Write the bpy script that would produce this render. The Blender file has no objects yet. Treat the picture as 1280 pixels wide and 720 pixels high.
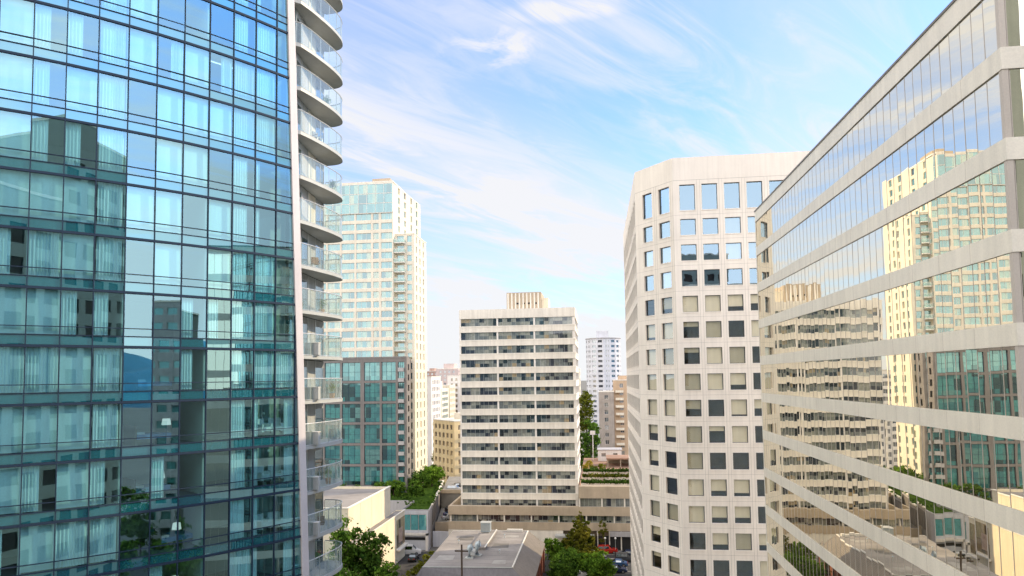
import bpy, math, random
from mathutils import Vector, Matrix, noise
random.seed(7)
R = math.radians
scene = bpy.context.scene
C = scene.collection

# ------------------------------------------------------------------ camera
YAW, PITCH, ROLL = R(7.07), R(3.43), .0145
CAM = Vector((0, 0, 40))
FW = Vector((-math.sin(YAW)*math.cos(PITCH), math.cos(YAW)*math.cos(PITCH), math.sin(PITCH)))
R0 = Vector((math.cos(YAW), math.sin(YAW), 0)); U0 = R0.cross(FW)
RT = R0*math.cos(ROLL) - U0*math.sin(ROLL); UP = U0*math.cos(ROLL) + R0*math.sin(ROLL)
cd = bpy.data.cameras.new('camera'); cam = bpy.data.objects.new('camera', cd); C.objects.link(cam)
m = Matrix((RT, UP, -FW)).transposed().to_4x4(); m.translation = CAM
cam.matrix_world = m
cd.sensor_width = 36; cd.lens = 855/1280*36; cd.shift_y = 62/1280; cd.clip_end = 30000; cd.clip_start = .1
scene.camera = cam
def seen(p):
    """distance along the view, and whether the point lies in the picture"""
    v = Vector(p) - CAM; d = v.dot(FW)
    if d < 1: return d, False
    x = v.dot(RT)/d*855; y = v.dot(UP)/d*855
    return d, abs(x) < 655 and -315 < y < 440

scene.view_settings.view_transform = 'Standard'; scene.view_settings.look = 'None'
scene.view_settings.exposure = 0; scene.view_settings.gamma = 1
try:
    scene.cycles.max_bounces = 10; scene.cycles.transparent_max_bounces = 16
    scene.cycles.glossy_bounces = 4; scene.cycles.caustics_reflective = False
    scene.cycles.sample_clamp_indirect = 4
except Exception: pass

# ------------------------------------------------------------------ materials
def nodes(name):
    mt = bpy.data.materials.new(name); mt.use_nodes = True
    nt = mt.node_tree; nt.nodes.clear()
    out = nt.nodes.new('ShaderNodeOutputMaterial')
    return mt, nt, out
def N(nt, t, **kw):
    n = nt.nodes.new('ShaderNode'+t)
    for k, v in kw.items():
        if k.startswith('_'): setattr(n, k[1:], v)
        else: n.inputs[k.replace('__', ' ')].default_value = v
    return n
def col(c): return (c[0], c[1], c[2], 1)
def ramp(nt, stops, interp='LINEAR'):
    r = nt.nodes.new('ShaderNodeValToRGB'); e = r.color_ramp; e.interpolation = interp
    while len(e.elements) < len(stops): e.elements.new(.5)
    for i, (p, c) in enumerate(stops):
        e.elements[i].position = p; e.elements[i].color = col(c) if len(c) == 3 else c
    return r
def surf(name, c, rough=.7, var=.18, scale=.35, streak=.12, metal=0., bump=0., bscale=8., spec=.4, tint=None):
    """weathered surface: large blotches, vertical streaks, fine grain"""
    mt, nt, out = nodes(name); L = nt.links.new
    tc = N(nt, 'TexCoord'); b = N(nt, 'BsdfPrincipled', Roughness=rough, Metallic=metal)
    b.inputs['Specular IOR Level'].default_value = spec
    n1 = N(nt, 'TexNoise', Scale=scale, Detail=5., Roughness=.6); L(tc.outputs['Object'], n1.inputs['Vector'])
    mp = N(nt, 'Mapping'); mp.inputs['Scale'].default_value = (2.2, 2.2, .12); L(tc.outputs['Object'], mp.inputs['Vector'])
    n2 = N(nt, 'TexNoise', Scale=1., Detail=4.); L(mp.outputs[0], n2.inputs['Vector'])
    n3 = N(nt, 'TexNoise', Scale=14., Detail=3.); L(tc.outputs['Object'], n3.inputs['Vector'])
    def mr(src, amt):
        k = N(nt, 'MapRange'); k.inputs['From Min'].default_value = .3; k.inputs['From Max'].default_value = .7
        k.inputs['To Min'].default_value = 1-amt; k.inputs['To Max'].default_value = 1+amt*.6; L(src.outputs[0], k.inputs['Value']); return k
    a, bb, cc = mr(n1, var), mr(n2, streak), mr(n3, .06)
    m1 = N(nt, 'Math', _operation='MULTIPLY'); L(a.outputs[0], m1.inputs[0]); L(bb.outputs[0], m1.inputs[1])
    m2 = N(nt, 'Math', _operation='MULTIPLY'); L(m1.outputs[0], m2.inputs[0]); L(cc.outputs[0], m2.inputs[1])
    vm = N(nt, 'VectorMath', _operation='SCALE'); vm.inputs[0].default_value = c[:3]; L(m2.outputs[0], vm.inputs['Scale'])
    if tint:
        mx = N(nt, 'Mix', _data_type='RGBA'); mx.inputs['B'].default_value = col(tint)
        L(n1.outputs[0], mx.inputs['Factor']); L(vm.outputs[0], mx.inputs['A']); L(mx.outputs['Result'], b.inputs['Base Color'])
    else: L(vm.outputs[0], b.inputs['Base Color'])
    if bump:
        n4 = N(nt, 'TexNoise', Scale=bscale, Detail=4.); L(tc.outputs['Object'], n4.inputs['Vector'])
        bp = N(nt, 'Bump', Strength=bump, Distance=.05); L(n4.outputs[0], bp.inputs['Height']); L(bp.outputs[0], b.inputs['Normal'])
    L(b.outputs[0], out.inputs[0]); return mt
def wavy(nt, strength, scale, dist=.02):
    tc = N(nt, 'NewGeometry'); n = N(nt, 'TexNoise', Scale=scale, Detail=1.)
    nt.links.new(tc.outputs['Position'], n.inputs['Vector'])
    bp = N(nt, 'Bump', Strength=strength, Distance=dist); nt.links.new(n.outputs[0], bp.inputs['Height']); return bp
def clear_glass(name, tint, gloss, base, k=1., wave=.05, wscale=.8):
    """tinted pane: part see-through, part mirror, more mirror at a glancing angle"""
    mt, nt, out = nodes(name); L = nt.links.new
    t = N(nt, 'BsdfTransparent', Color=col(tint)); g = N(nt, 'BsdfGlossy', Color=col(gloss), Roughness=.0)
    bp = wavy(nt, wave, wscale); L(bp.outputs[0], g.inputs['Normal'])
    lw = N(nt, 'LayerWeight', Blend=.5); fr = N(nt, 'Math', _operation='POWER'); L(lw.outputs['Facing'], fr.inputs[0]); fr.inputs[1].default_value = 4.
    mr = N(nt, 'MapRange'); mr.inputs['To Min'].default_value = base; mr.inputs['To Max'].default_value = min(.97, base+k); L(fr.outputs[0], mr.inputs['Value']); mx = N(nt, 'MixShader'); L(mr.outputs[0], mx.inputs[0]); L(t.outputs[0], mx.inputs[1]); L(g.outputs[0], mx.inputs[2])
    L(mx.outputs[0], out.inputs[0]); return mt
def mirror_glass(name, dark, gloss, fac, wave=.04, wscale=.6, rough=0.):
    mt, nt, out = nodes(name); L = nt.links.new
    d = N(nt, 'BsdfDiffuse', Color=col(dark)); g = N(nt, 'BsdfGlossy', Color=col(gloss), Roughness=rough)
    bp = wavy(nt, wave, wscale); L(bp.outputs[0], g.inputs['Normal'])
    mx = N(nt, 'MixShader'); mx.inputs[0].default_value = fac; L(d.outputs[0], mx.inputs[1]); L(g.outputs[0], mx.inputs[2])
    L(mx.outputs[0], out.inputs[0]); return mt
def pane_var(name, stops, sx, sz, gloss=(.8, .9, 1), fac=.3, sy=None, vis=.5):
    """panes of a far facade: each pane dark, blinded or curtained by chance, glossy on top; sx, sz are the pane pitch"""
    mt, nt, out = nodes(name); L = nt.links.new
    geo = N(nt, 'NewGeometry'); sp = N(nt, 'SeparateXYZ'); L(geo.outputs['Position'], sp.inputs[0])
    def fl(o, s):
        a = N(nt, 'Math', _operation='DIVIDE'); L(o, a.inputs[0]); a.inputs[1].default_value = s
        b = N(nt, 'Math', _operation='FLOOR'); L(a.outputs[0], b.inputs[0]); return b
    ad = N(nt, 'Math', _operation='ADD'); L(sp.outputs[0], ad.inputs[0]); L(sp.outputs[1], ad.inputs[1])
    fx, fz = fl(ad.outputs[0], sx), fl(sp.outputs[2], sz)
    cb = N(nt, 'CombineXYZ'); L(fx.outputs[0], cb.inputs[0]); L(fz.outputs[0], cb.inputs[2])
    wn = N(nt, 'TexWhiteNoise', _noise_dimensions='3D'); L(cb.outputs[0], wn.inputs['Vector'])
    rp = ramp(nt, stops, 'CONSTANT'); L(wn.outputs['Value'], rp.inputs[0])
    nz = N(nt, 'TexNoise', Scale=1.7, Detail=4.); L(geo.outputs['Position'], nz.inputs['Vector'])
    mr = N(nt, 'MapRange'); mr.inputs['To Min'].default_value = .45; mr.inputs['To Max'].default_value = 1.5; L(nz.outputs[0], mr.inputs['Value'])
    vm = N(nt, 'VectorMath', _operation='SCALE'); L(rp.outputs[0], vm.inputs[0]); L(mr.outputs[0], vm.inputs['Scale'])
    d = N(nt, 'BsdfDiffuse'); L(vm.outputs[0], d.inputs[0]); g = N(nt, 'BsdfGlossy', Color=col(gloss), Roughness=.02)
    bp = wavy(nt, .12, .5); L(bp.outputs[0], g.inputs['Normal'])
    mx = N(nt, 'MixShader'); mx.inputs[0].default_value = fac; L(d.outputs[0], mx.inputs[1]); L(g.outputs[0], mx.inputs[2])
    L(mx.outputs[0], out.inputs[0]); return mt
def leafy(name, dark, light, scale=.5, trans=.35):
    mt, nt, out = nodes(name); L = nt.links.new
    geo = N(nt, 'NewGeometry'); n = N(nt, 'TexNoise', Scale=scale, Detail=3.); L(geo.outputs['Position'], n.inputs['Vector'])
    rp = ramp(nt, [(.32, dark), (.68, light)]); L(n.outputs[0], rp.inputs[0])
    hs = N(nt, 'HueSaturation'); L(rp.outputs[0], hs.inputs['Color'])
    mr = N(nt, 'MapRange'); mr.inputs['To Min'].default_value = .6; mr.inputs['To Max'].default_value = 1.45; L(geo.outputs['Random Per Island'], mr.inputs['Value']); L(mr.outputs[0], hs.inputs['Value'])
    d = N(nt, 'BsdfDiffuse'); t = N(nt, 'BsdfTranslucent'); L(hs.outputs[0], d.inputs[0]); L(hs.outputs[0], t.inputs[0])
    mx = N(nt, 'MixShader'); mx.inputs[0].default_value = trans; L(d.outputs[0], mx.inputs[1]); L(t.outputs[0], mx.inputs[2])
    L(mx.outputs[0], out.inputs[0]); return mt
def glow(name, c, s):
    mt, nt, out = nodes(name); e = N(nt, 'Emission', Color=col(c), Strength=s); nt.links.new(e.outputs[0], out.inputs[0]); return mt

M = {}
M['ground'] = surf('city_ground', (.17, .165, .15), .9, .3, .02, 0)
M['asphalt'] = surf('asphalt', (.06, .06, .063), .9, .3, .25, 0, bump=.2)
M['pave'] = surf('pavement', (.27, .26, .24), .9, .2, .4, 0)
M['brickpave'] = surf('brick_paving', (.36, .22, .15), .9, .25, .3, 0)
M['paint'] = surf('road_paint', (.75, .75, .72), .8, .15, .8, 0)
M['white'] = surf('white_paint', (.85, .81, .76), .6, .08, .3, .1)
M['fin'] = surf('fin_paint', (.66, .62, .63), .6, .06, .3, .06, spec=.2)
M['concrete'] = surf('pale_concrete', (.83, .785, .70), .85, .09, .25, .11)
M['precast'] = surf('precast_concrete', (.84, .785, .72), .85, .07, .2, .07, bump=.08)
M['joint'] = surf('panel_joint', (.42, .40, .37), .9, .1, .4, .05)
M['tan'] = surf('tan_concrete', (.48, .395, .295), .85, .14, .3, .07)
M['sandband'] = surf('sand_panel', (.92, .86, .74), .4, .07, .3, .09, spec=.8)
M['sandcap'] = surf('parapet_metal', (.22, .20, .19), .5, .1, .3, 0)
M['mull'] = surf('bronze_mullion', (.60, .54, .48), .4, .06, .4, .03)
M['blackmull'] = surf('blue_black_mullion', (.028, .046, .08), .6, .06, .4, .03, spec=.12)
M['soffit'] = surf('balcony_soffit', (.52, .53, .52), .85, .2, .4, .02)
M['slabedge'] = surf('slab_edge_metal', (.46, .48, .47), .45, .1, .4, .02)
M['steel'] = surf('brushed_steel', (.62, .64, .64), .35, .05, .5, .03, metal=.4)
M['cream'] = surf('cream_wall', (.80, .74, .62), .8, .1, .25, .12)
M['creamlit'] = surf('cream_render', (.80, .72, .56), .85, .08, .3, .08)
M['brown'] = surf('brown_brick', (.225, .21, .205), .9, .15, .3, .1)
M['brick'] = surf('red_brick', (.28, .11, .075), .9, .2, .8, .1, bump=.3, bscale=20)
M['yellow'] = surf('yellow_render', (.78, .63, .37), .85, .1, .3, .12)
M['apricot'] = surf('apricot_render', (.57, .42, .29), .85, .12, .3, .12)
M['greywall'] = surf('grey_render', (.45, .44, .45), .85, .12, .3, .12)
M['bluewhite'] = surf('blue_white_render', (.62, .64, .70), .85, .1, .3, .1)
M['pinkish'] = surf('pink_grey_render', (.58, .48, .46), .85, .1, .3, .1)
M['roofgrey'] = surf('grey_roof_membrane', (.29, .27, .26), .9, .3, .16, 0)
M['mansard'] = surf('ribbed_metal_roof', (.28, .25, .225), .6, .12, .3, .1)
M['fascia'] = surf('grey_metal_cladding', (.20, .19, .21), .5, .1, .3, .15)
M['flash'] = surf('roof_flashing', (.72, .70, .66), .5, .08, .3, .03)
M['duct'] = surf('galvanised_metal', (.42, .50, .56), .4, .12, .8, .06, metal=.3)
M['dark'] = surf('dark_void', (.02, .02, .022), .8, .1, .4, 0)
M['interior'] = surf('interior_paint', (.62, .60, .55), .9, .08, .3, 0)
M['carpet'] = surf('dark_carpet', (.10, .10, .11), .95, .2, 1., 0)
M['officein'] = surf('office_interior', (.17, .13, .09), .9, .5, .35, 0)
M['soft_pane'] = pane_var('pale_reflecting_panes', [(0, (.24, .28, .27)), (.5, (.28, .32, .30))], 3., 3.4, fac=.2)
M['endwall'] = surf('pale_grey_cladding', (.38, .40, .41), .7, .1, .4, .15)
M['endcream'] = surf('buff_cladding', (.66, .62, .54), .7, .1, .4, .15)
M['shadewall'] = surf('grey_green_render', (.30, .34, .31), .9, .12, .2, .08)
M['sky_reflect_glass'] = clear_glass('raised_reflection_glass', (.80, .84, .86), (.50, .74, 1.), .40, .55, wave=.12, wscale=.9)  # office glass with reflection raised so the top rows show blue sky
M['blind_dark'] = surf('olive_roller_blind', (.46, .42, .30), .8, .08, .5, .05)
M['curtain'] = surf('sheer_curtain', (.90, .92, .89), .9, .05, .6, .10)
M['blind'] = surf('roller_blind', (.78, .72, .56), .8, .06, .5, .05)
M['wood'] = surf('dark_wood', (.10, .07, .05), .8, .2, 1., .1)
M['bark'] = surf('bark', (.10, .075, .055), .9, .3, 2., .2)
M['timber'] = surf('tan_wood_furniture', (.45, .25, .12), .7, .15, 2., 0)
M['shade'] = glow('lit_lamp_shade', (1, .95, .85), .85)
M['tube'] = glow('glowing_reflection_tube', (1, 1, .98), 1.6)
M['teal_glass'] = clear_glass('teal_curtain_glass', (.58, .93, 1.), (.50, .84, 1.), .33, .6, wave=.10, wscale=.55)
M['spandrel'] = mirror_glass('teal_spandrel_glass', (.012, .12, .16), (.50, .84, 1.), .33, wave=.08)
M['gold_mirror'] = mirror_glass('warm_mirror_glass', (.16, .135, .085), (1., .94, .79), .87, wave=.06, wscale=.55)
M['rail_glass'] = clear_glass('railing_glass', (.86, .95, .93), (.85, .95, 1.), .07, .9, wave=.0)
def milky(mt, c, f):
    nt = mt.node_tree; out = [n for n in nt.nodes if n.type == 'OUTPUT_MATERIAL'][0]; src = out.inputs[0].links[0].from_socket
    d = N(nt, 'BsdfTranslucent', Color=col(c)); d2 = N(nt, 'BsdfDiffuse', Color=col(c)); a = N(nt, 'AddShader'); mx = N(nt, 'MixShader'); mx.inputs[0].default_value = f
    mm = N(nt, 'MixShader'); nt.links.new(d.outputs[0], mm.inputs[1]); nt.links.new(d2.outputs[0], mm.inputs[2]); nt.nodes.remove(a)
    nt.links.new(src, mx.inputs[1]); nt.links.new(mm.outputs[0], mx.inputs[2]); nt.links.new(mx.outputs[0], out.inputs[0])
milky(M['rail_glass'], (.82, .90, .88), .17)
M['door_glass'] = clear_glass('balcony_door_glass', (.55, .72, .72), (.8, .92, 1.), .22, .9)
M['office_glass'] = clear_glass('office_window_glass', (.97, .96, .92), (.48, .72, 1.), .12, .9, wave=.08)
DK = (.03, .035, .04)
M['strip_pane'] = pane_var('strip_window_panes', [(0, DK), (.16, (.16, .18, .18)), (.34, (.20, .215, .195)), (.60, (.30, .31, .27)), (.80, (.04, .045, .06)), (.94, (.36, .29, .18))], 1.13, 3.365, fac=.10)
M['tower_pane'] = pane_var('tower_panes', [(0, (.06, .17, .20)), (.2, (.10, .24, .26)), (.42, (.15, .29, .27)), (.62, (.03, .07, .10)), (.76, (.26, .33, .24)), (.88, (.38, .36, .22))], 1.4, 2.85, gloss=(.6, .84, .92), fac=.30)
M['wing_pane'] = pane_var('teal_bay_panes', [(0, (.03, .14, .155)), (.28, (.045, .19, .20)), (.52, (.06, .24, .235)), (.70, (.012, .022, .03)), (.86, (.11, .24, .23))], 1.55, 2.95, gloss=(.5, .85, .9), fac=.22)
M['annex_pane'] = pane_var('annex_panes', [(0, (.08, .34, .38)), (.5, (.12, .42, .46)), (.8, (.05, .22, .25))], 1.8, 4., gloss=(.6, .9, .95), fac=.2)
M['far_pane'] = pane_var('distant_panes', [(0, (.08, .09, .11)), (.4, (.16, .17, .19)), (.7, (.30, .29, .27))], 1.2, 2.9, fac=.25)
M['warm_pane'] = pane_var('warm_wall_panes', [(0, (.12, .09, .06)), (.4, (.25, .18, .10)), (.7, (.42, .33, .2))], 1.5, 3., fac=.15)
M['leaf'] = leafy('broad_leaves', (.045, .11, .016), (.22, .37, .045), .8)
M['leaf_dark'] = leafy('dark_leaves', (.022, .062, .014), (.14, .25, .035), .8)
M['leaf_gold'] = leafy('yellow_green_leaves', (.05, .075, .010), (.22, .24, .03), .4)
M['leaf_cone'] = leafy('conifer_leaves', (.06, .085, .010), (.24, .22, .035), .35)
M['grass'] = leafy('grass', (.03, .07, .012), (.09, .16, .03), 1.)
M['flower'] = leafy('yellow_flowers', (.30, .25, .03), (.55, .46, .08), 2.)
M['rubber'] = surf('tyre_rubber', (.02, .02, .02), .9, .1, 2., 0)
M['rim'] = surf('wheel_rim', (.5, .5, .5), .3, .05, 2., 0, metal=.8)
M['carglass'] = mirror_glass('car_glass', (.012, .014, .018), (.8, .9, 1), .35)
M['lampglass'] = surf('globe_glass', (.85, .85, .82), .3, .03, 1., 0)
M['redlight'] = surf('tail_light', (.4, .02, .02), .3, .05, 1., 0)
def paint(name, c): return surf('car_paint_'+name, c, .25, .04, .6, 0, metal=.2, spec=.6)

# ------------------------------------------------------------------ mesh building
class MB:
    def __init__(s): s.v = []; s.f = []; s.mi = []; s.smooth = False
    def face(s, pts, mi=0):
        i = len(s.v); s.v += [tuple(p) for p in pts]; s.f.append(list(range(i, i+len(pts)))); s.mi.append(mi)
    def box(s, x0, x1, y0, y1, z0, z1, mi=0):
        i = len(s.v)
        s.v += [(x, y, z) for z in (z0, z1) for x, y in ((x0, y0), (x1, y0), (x1, y1), (x0, y1))]
        for q in ((3, 2, 1, 0), (4, 5, 6, 7), (0, 1, 5, 4), (1, 2, 6, 5), (2, 3, 7, 6), (3, 0, 4, 7)):
            s.f.append([i+k for k in q]); s.mi.append(mi)
    def prism(s, poly, z0, z1, mi=0, top=True):
        n = len(poly); i = len(s.v)
        s.v += [(p[0], p[1], z0) for p in poly]+[(p[0], p[1], z1) for p in poly]
        for k in range(n):
            s.f.append([i+k, i+(k+1) % n, i+n+(k+1) % n, i+n+k]); s.mi.append(mi)
        if top:
            s.f.append([i+n+k for k in range(n)]); s.mi.append(mi)
            s.f.append([i+n-1-k for k in range(n)]); s.mi.append(mi)
    def obox(s, p, q, w, z0, z1, mi=0, cap=0):
        """box along the plan line p-q, w wide"""
        d = Vector((q[0]-p[0], q[1]-p[1])); d.normalize(); n = Vector((-d.y, d.x))*w/2
        a = Vector(p[:2])-d*cap; b = Vector(q[:2])+d*cap
        s.prism([a-n, b-n, b+n, a+n], z0, z1, mi)
    def tube(s, pts, r, n=8, mi=0, cap=True):
        pts = [Vector(p) for p in pts]; i0 = len(s.v); rr = r if isinstance(r, (list, tuple)) else [r]*len(pts)
        for k, p in enumerate(pts):
            t = (pts[min(k+1, len(pts)-1)]-pts[max(k-1, 0)]).normalized()
            a = t.cross(Vector((0, 0, 1)))
            if a.length < .05: a = t.cross(Vector((1, 0, 0)))
            a.normalize(); b = t.cross(a)
            for j in range(n):
                an = 2*math.pi*j/n; s.v.append(tuple(p+(a*math.cos(an)+b*math.sin(an))*rr[k]))
        for k in range(len(pts)-1):
            for j in range(n):
                s.f.append([i0+k*n+j, i0+k*n+(j+1) % n, i0+(k+1)*n+(j+1) % n, i0+(k+1)*n+j]); s.mi.append(mi)
        if cap:
            s.f.append([i0+j for j in range(n)]); s.mi.append(mi)
            e = i0+(len(pts)-1)*n; s.f.append([e+n-1-j for j in range(n)]); s.mi.append(mi)
    def lathe(s, prof, n=14, c=(0, 0, 0), mi=0):
        i0 = len(s.v)
        for r, z in prof:
            for j in range(n):
                a = 2*math.pi*j/n; s.v.append((c[0]+r*math.cos(a), c[1]+r*math.sin(a), c[2]+z))
        for k in range(len(prof)-1):
            for j in range(n):
                s.f.append([i0+k*n+j, i0+k*n+(j+1) % n, i0+(k+1)*n+(j+1) % n, i0+(k+1)*n+j]); s.mi.append(mi)
    def mesh(s, name, mats, off=(0, 0, 0)):
        me = bpy.data.meshes.new(name); o = Vector(off)
        me.from_pydata([tuple(Vector(p)-o) for p in s.v], [], s.f)
        for mt in (mats if isinstance(mats, (list, tuple)) else [mats]): me.materials.append(mt)
        me.polygons.foreach_set('material_index', s.mi)
        if s.smooth: me.polygons.foreach_set('use_smooth', [True]*len(s.f))
        me.update(); return me
    def build(s, name, mats, parent=None, off=None):
        """world-space vertices become one mesh object, child of parent"""
        if off is None: off = wloc(parent) if parent else (0, 0, 0)
        o = bpy.data.objects.new(name, s.mesh(name, mats, off)); C.objects.link(o)
        if parent: o.parent = parent
        return o
def wloc(o):
    p = Vector((0, 0, 0))
    while o: p = p+o.location; o = o.parent
    return p
def put(name, mesh, parent, loc=(0, 0, 0), rz=0, rx=0):
    o = bpy.data.objects.new(name, mesh); C.objects.link(o); o.parent = parent; o.location = loc; o.rotation_euler = (rx, 0, rz); return o
def thing(name, label, cat, loc=(0, 0, 0), rz=0, group=None):
    o = bpy.data.objects.new(name, None); C.objects.link(o); o.location = loc; o.rotation_euler = (0, 0, rz)
    o.empty_display_size = .5; return tag(o, label, cat, group)
def tag(o, label, cat, group=None):
    o['label'] = label; o['category'] = cat
    if group: o['group'] = group
    return o
def struct(name, mb, mt):
    o = mb.build(name, mt); o['kind'] = 'structure'; return o
KIDS = {}
def dup(root, loc, rz, label, group=None, swap=None):
    """a copy of a thing with copies of its parts and sub-parts"""
    r = root.copy(); C.objects.link(r); r.location = loc; r.rotation_euler = (0, 0, rz); r['label'] = label
    if group: r['group'] = group
    def rec(a, b):
        for ch in [x for x in bpy.data.objects if x.parent == a]:
            c = ch.copy(); C.objects.link(c); c.parent = b
            if swap and ch.name.split('.')[0] in swap:
                c.data = ch.data.copy(); c.data.materials[0] = swap[ch.name.split('.')[0]]
            rec(ch, c)
    rec(root, r); return r

# facade with real openings -------------------------------------------------
def facade(root, P0, u, L, z0, z1, holes_u, holes_z, recess, mt, name='wall', skip=None, extra=None):
    """wall face through P0 along the plan unit vector u (outward to its right) with recessed openings"""
    u = Vector((u[0], u[1], 0)); n = Vector((u.y, -u.x, 0)); P0 = Vector((P0[0], P0[1], 0))
    mb = MB()
    def p(a, z, d=0.): q = P0+u*a-n*d; return (q.x, q.y, z)
    us = [0]; [us.extend(h) for h in holes_u]; us.append(L)
    zs = [z0]; [zs.extend(h) for h in sorted(holes_z)]; zs.append(z1)
    for i in range(0, len(us)-1):
        for j in range(0, len(zs)-1):
            a0, a1, b0, b1 = us[i], us[i+1], zs[j], zs[j+1]
            if a1-a0 < 1e-4 or b1-b0 < 1e-4: continue
            if i % 2 == 1 and j % 2 == 1 and not (skip and skip(i//2, j//2)):
                mb.face([p(a0, b0), p(a1, b0), p(a1, b0, recess), p(a0, b0, recess)])
                mb.face([p(a0, b1, recess), p(a1, b1, recess), p(a1, b1), p(a0, b1)])
                mb.face([p(a0, b0), p(a0, b0, recess), p(a0, b1, recess), p(a0, b1)])
                mb.face([p(a1, b0, recess), p(a1, b0), p(a1, b1), p(a1, b1, recess)])
            else: mb.face([p(a0, b0), p(a1, b0), p(a1, b1), p(a0, b1)])
    if extra: extra(mb)
    return mb.build(name, mt, root)
def window_mesh(w, h, fr=.06, nv=1, nh=0, dep=.08, lower=None):
    """frame with nv panes side by side; local x along the wall, y inward"""
    mb = MB()
    mb.box(0, fr, 0, dep, 0, h); mb.box(w-fr, w, 0, dep, 0, h); mb.box(fr, w-fr, 0, dep, 0, fr); mb.box(fr, w-fr, 0, dep, h-fr, h)
    for i in range(1, nv):
        x = w*i/nv; mb.box(x-fr*.4, x+fr*.4, .004, dep, fr, h-fr)
    if lower: mb.box(fr, w-fr, .004, dep, lower-fr*.4, lower+fr*.4)
    mb.face([(fr, dep*.6, fr), (w-fr, dep*.6, fr), (w-fr, dep*.6, h-fr), (fr, dep*.6, h-fr)], 1)
    return mb
WM = {}
def windows(root, P0, u, holes_u, holes_z, recess, mats, nv=1, fr=.06, lower=None, cap=100, name='window', skip=None, keep=None, off=0.):
    """one window object per opening; past the cap the rest become one stuff part"""
    u = Vector((u[0], u[1], 0)); n = Vector((u.y, -u.x, 0)); P0 = Vector((P0[0], P0[1], 0)); rz = math.atan2(u.y, u.x)
    items = []
    for i, (a0, a1) in enumerate(holes_u):
        for j, (b0, b1) in enumerate(holes_z):
            if skip and skip(i, j): continue
            q = P0+u*a0-n*(recess-off); q.z = b0
            d, inn = seen(q+u*(a1-a0)/2+Vector((0, 0, (b1-b0)/2)))
            items.append(((0 if inn else 1), d, q, a1-a0, b1-b0, i, j))
    items.sort(key=lambda t: t[:2]); used = COUNT.get((root.name, name), 0); out = []
    rest = MB()
    for k, (nin, d, q, w, h, i, j) in enumerate(items):
        if used < cap and (nin == 0 or keep):
            key = (round(w, 2), round(h, 2), nv, fr, lower, tuple(x.name for x in mats))
            if key not in WM: WM[key] = window_mesh(w, h, fr, nv, lower=lower).mesh(name, mats)
            o = put(name, WM[key], root, q-wloc(root), rz); used += 1; out.append((o, w, h, i, j))
        else:
            t = window_mesh(w, h, fr, nv, lower=lower); b = len(rest.v)
            for x, y, z in t.v: rest.v.append(tuple(q+u*x-n*y+Vector((0, 0, z))))
            rest.f += [[b+e for e in f] for f in t.f]; rest.mi += t.mi
    COUNT[(root.name, name)] = used
    if rest.f:
        o = rest.build(name, mats, root); o['kind'] = 'stuff'
    return out
COUNT = {}
def dirs(rz): return (math.cos(rz), math.sin(rz))
def span(start, pitch, width, n): return [(start+pitch*i, start+pitch*i+width) for i in range(n)]

# ------------------------------------------------------------------ the setting
mb = MB(); mb.face([(-9000, -9000, -.02), (9000, -9000, -.02), (9000, 9000, -.02), (-9000, 9000, -.02)]); struct('ground', mb, M['ground'])
mb = MB(); mb.box(-80, 120, 69.5, 89.5, -.015, .004); mb.box(-32, 6, 95, 111.5, -.015, .005); struct('cross_street', mb, M['asphalt'])
mb = MB(); mb.box(-14.2, 16, 112.5, 158.2, -.015, .010); struct('parking_lot', mb, M['asphalt'])
mb = MB(); mb.box(-46, -33.6, 100, 158.4, -.015, .012); struct('alley', mb, M['asphalt'])
mb = MB(); mb.box(-36, 14, 158.2, 161.9, -.015, .13); mb.box(-14.3, -13.9, 112.5, 158.2, -.01, .14); struct('pavement', mb, M['pave'])
mb = MB()
for k in range(9): mb.face([(.2, 116+k*4.9-.06, .016), (5.9, 116+k*4.9-.06, .016), (5.9, 116+k*4.9+.06, .016), (.2, 116+k*4.9+.06, .016)])
struct('parking_lines', mb, M['paint'])
# mountains beyond the harbour, seen in the curtain wall's reflection
mb = MB(); ny, nx = 90, 9
for a in range(nx):
    for b in range(ny):
        y = -6500+b*110; f = a/(nx-1); h = math.sin(math.pi*f**.8)
        e = 260+230*noise.noise(Vector((y*.0006, f*.8, 3)))+120*noise.noise(Vector((y*.002, f*2, 9)))+40*noise.noise(Vector((y*.008, f*6, 1)))
        mb.v.append((3600+a*420, y, -5+max(0, e)*h*1.25))
for a in range(nx-1):
    for b in range(ny-1): mb.f.append([a*ny+b, (a+1)*ny+b, (a+1)*ny+b+1, a*ny+b+1]); mb.mi.append(0)
mb.smooth = True
struct('mountains', mb, surf('haze_blue_forested_slope', (.05, .26, .42), .95, .3, .002, 0))  # bluish distance haze is put into the slope colour
mb = MB(); mb.face([(900, -9000, .02), (3700, -9000, .02), (3700, 9000, .02), (900, 9000, .02)]); struct('water', mb, mirror_glass('harbour_water', (.03, .09, .13), (.8, .9, 1), .45, wave=.3, wscale=.02, rough=.08))

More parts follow.
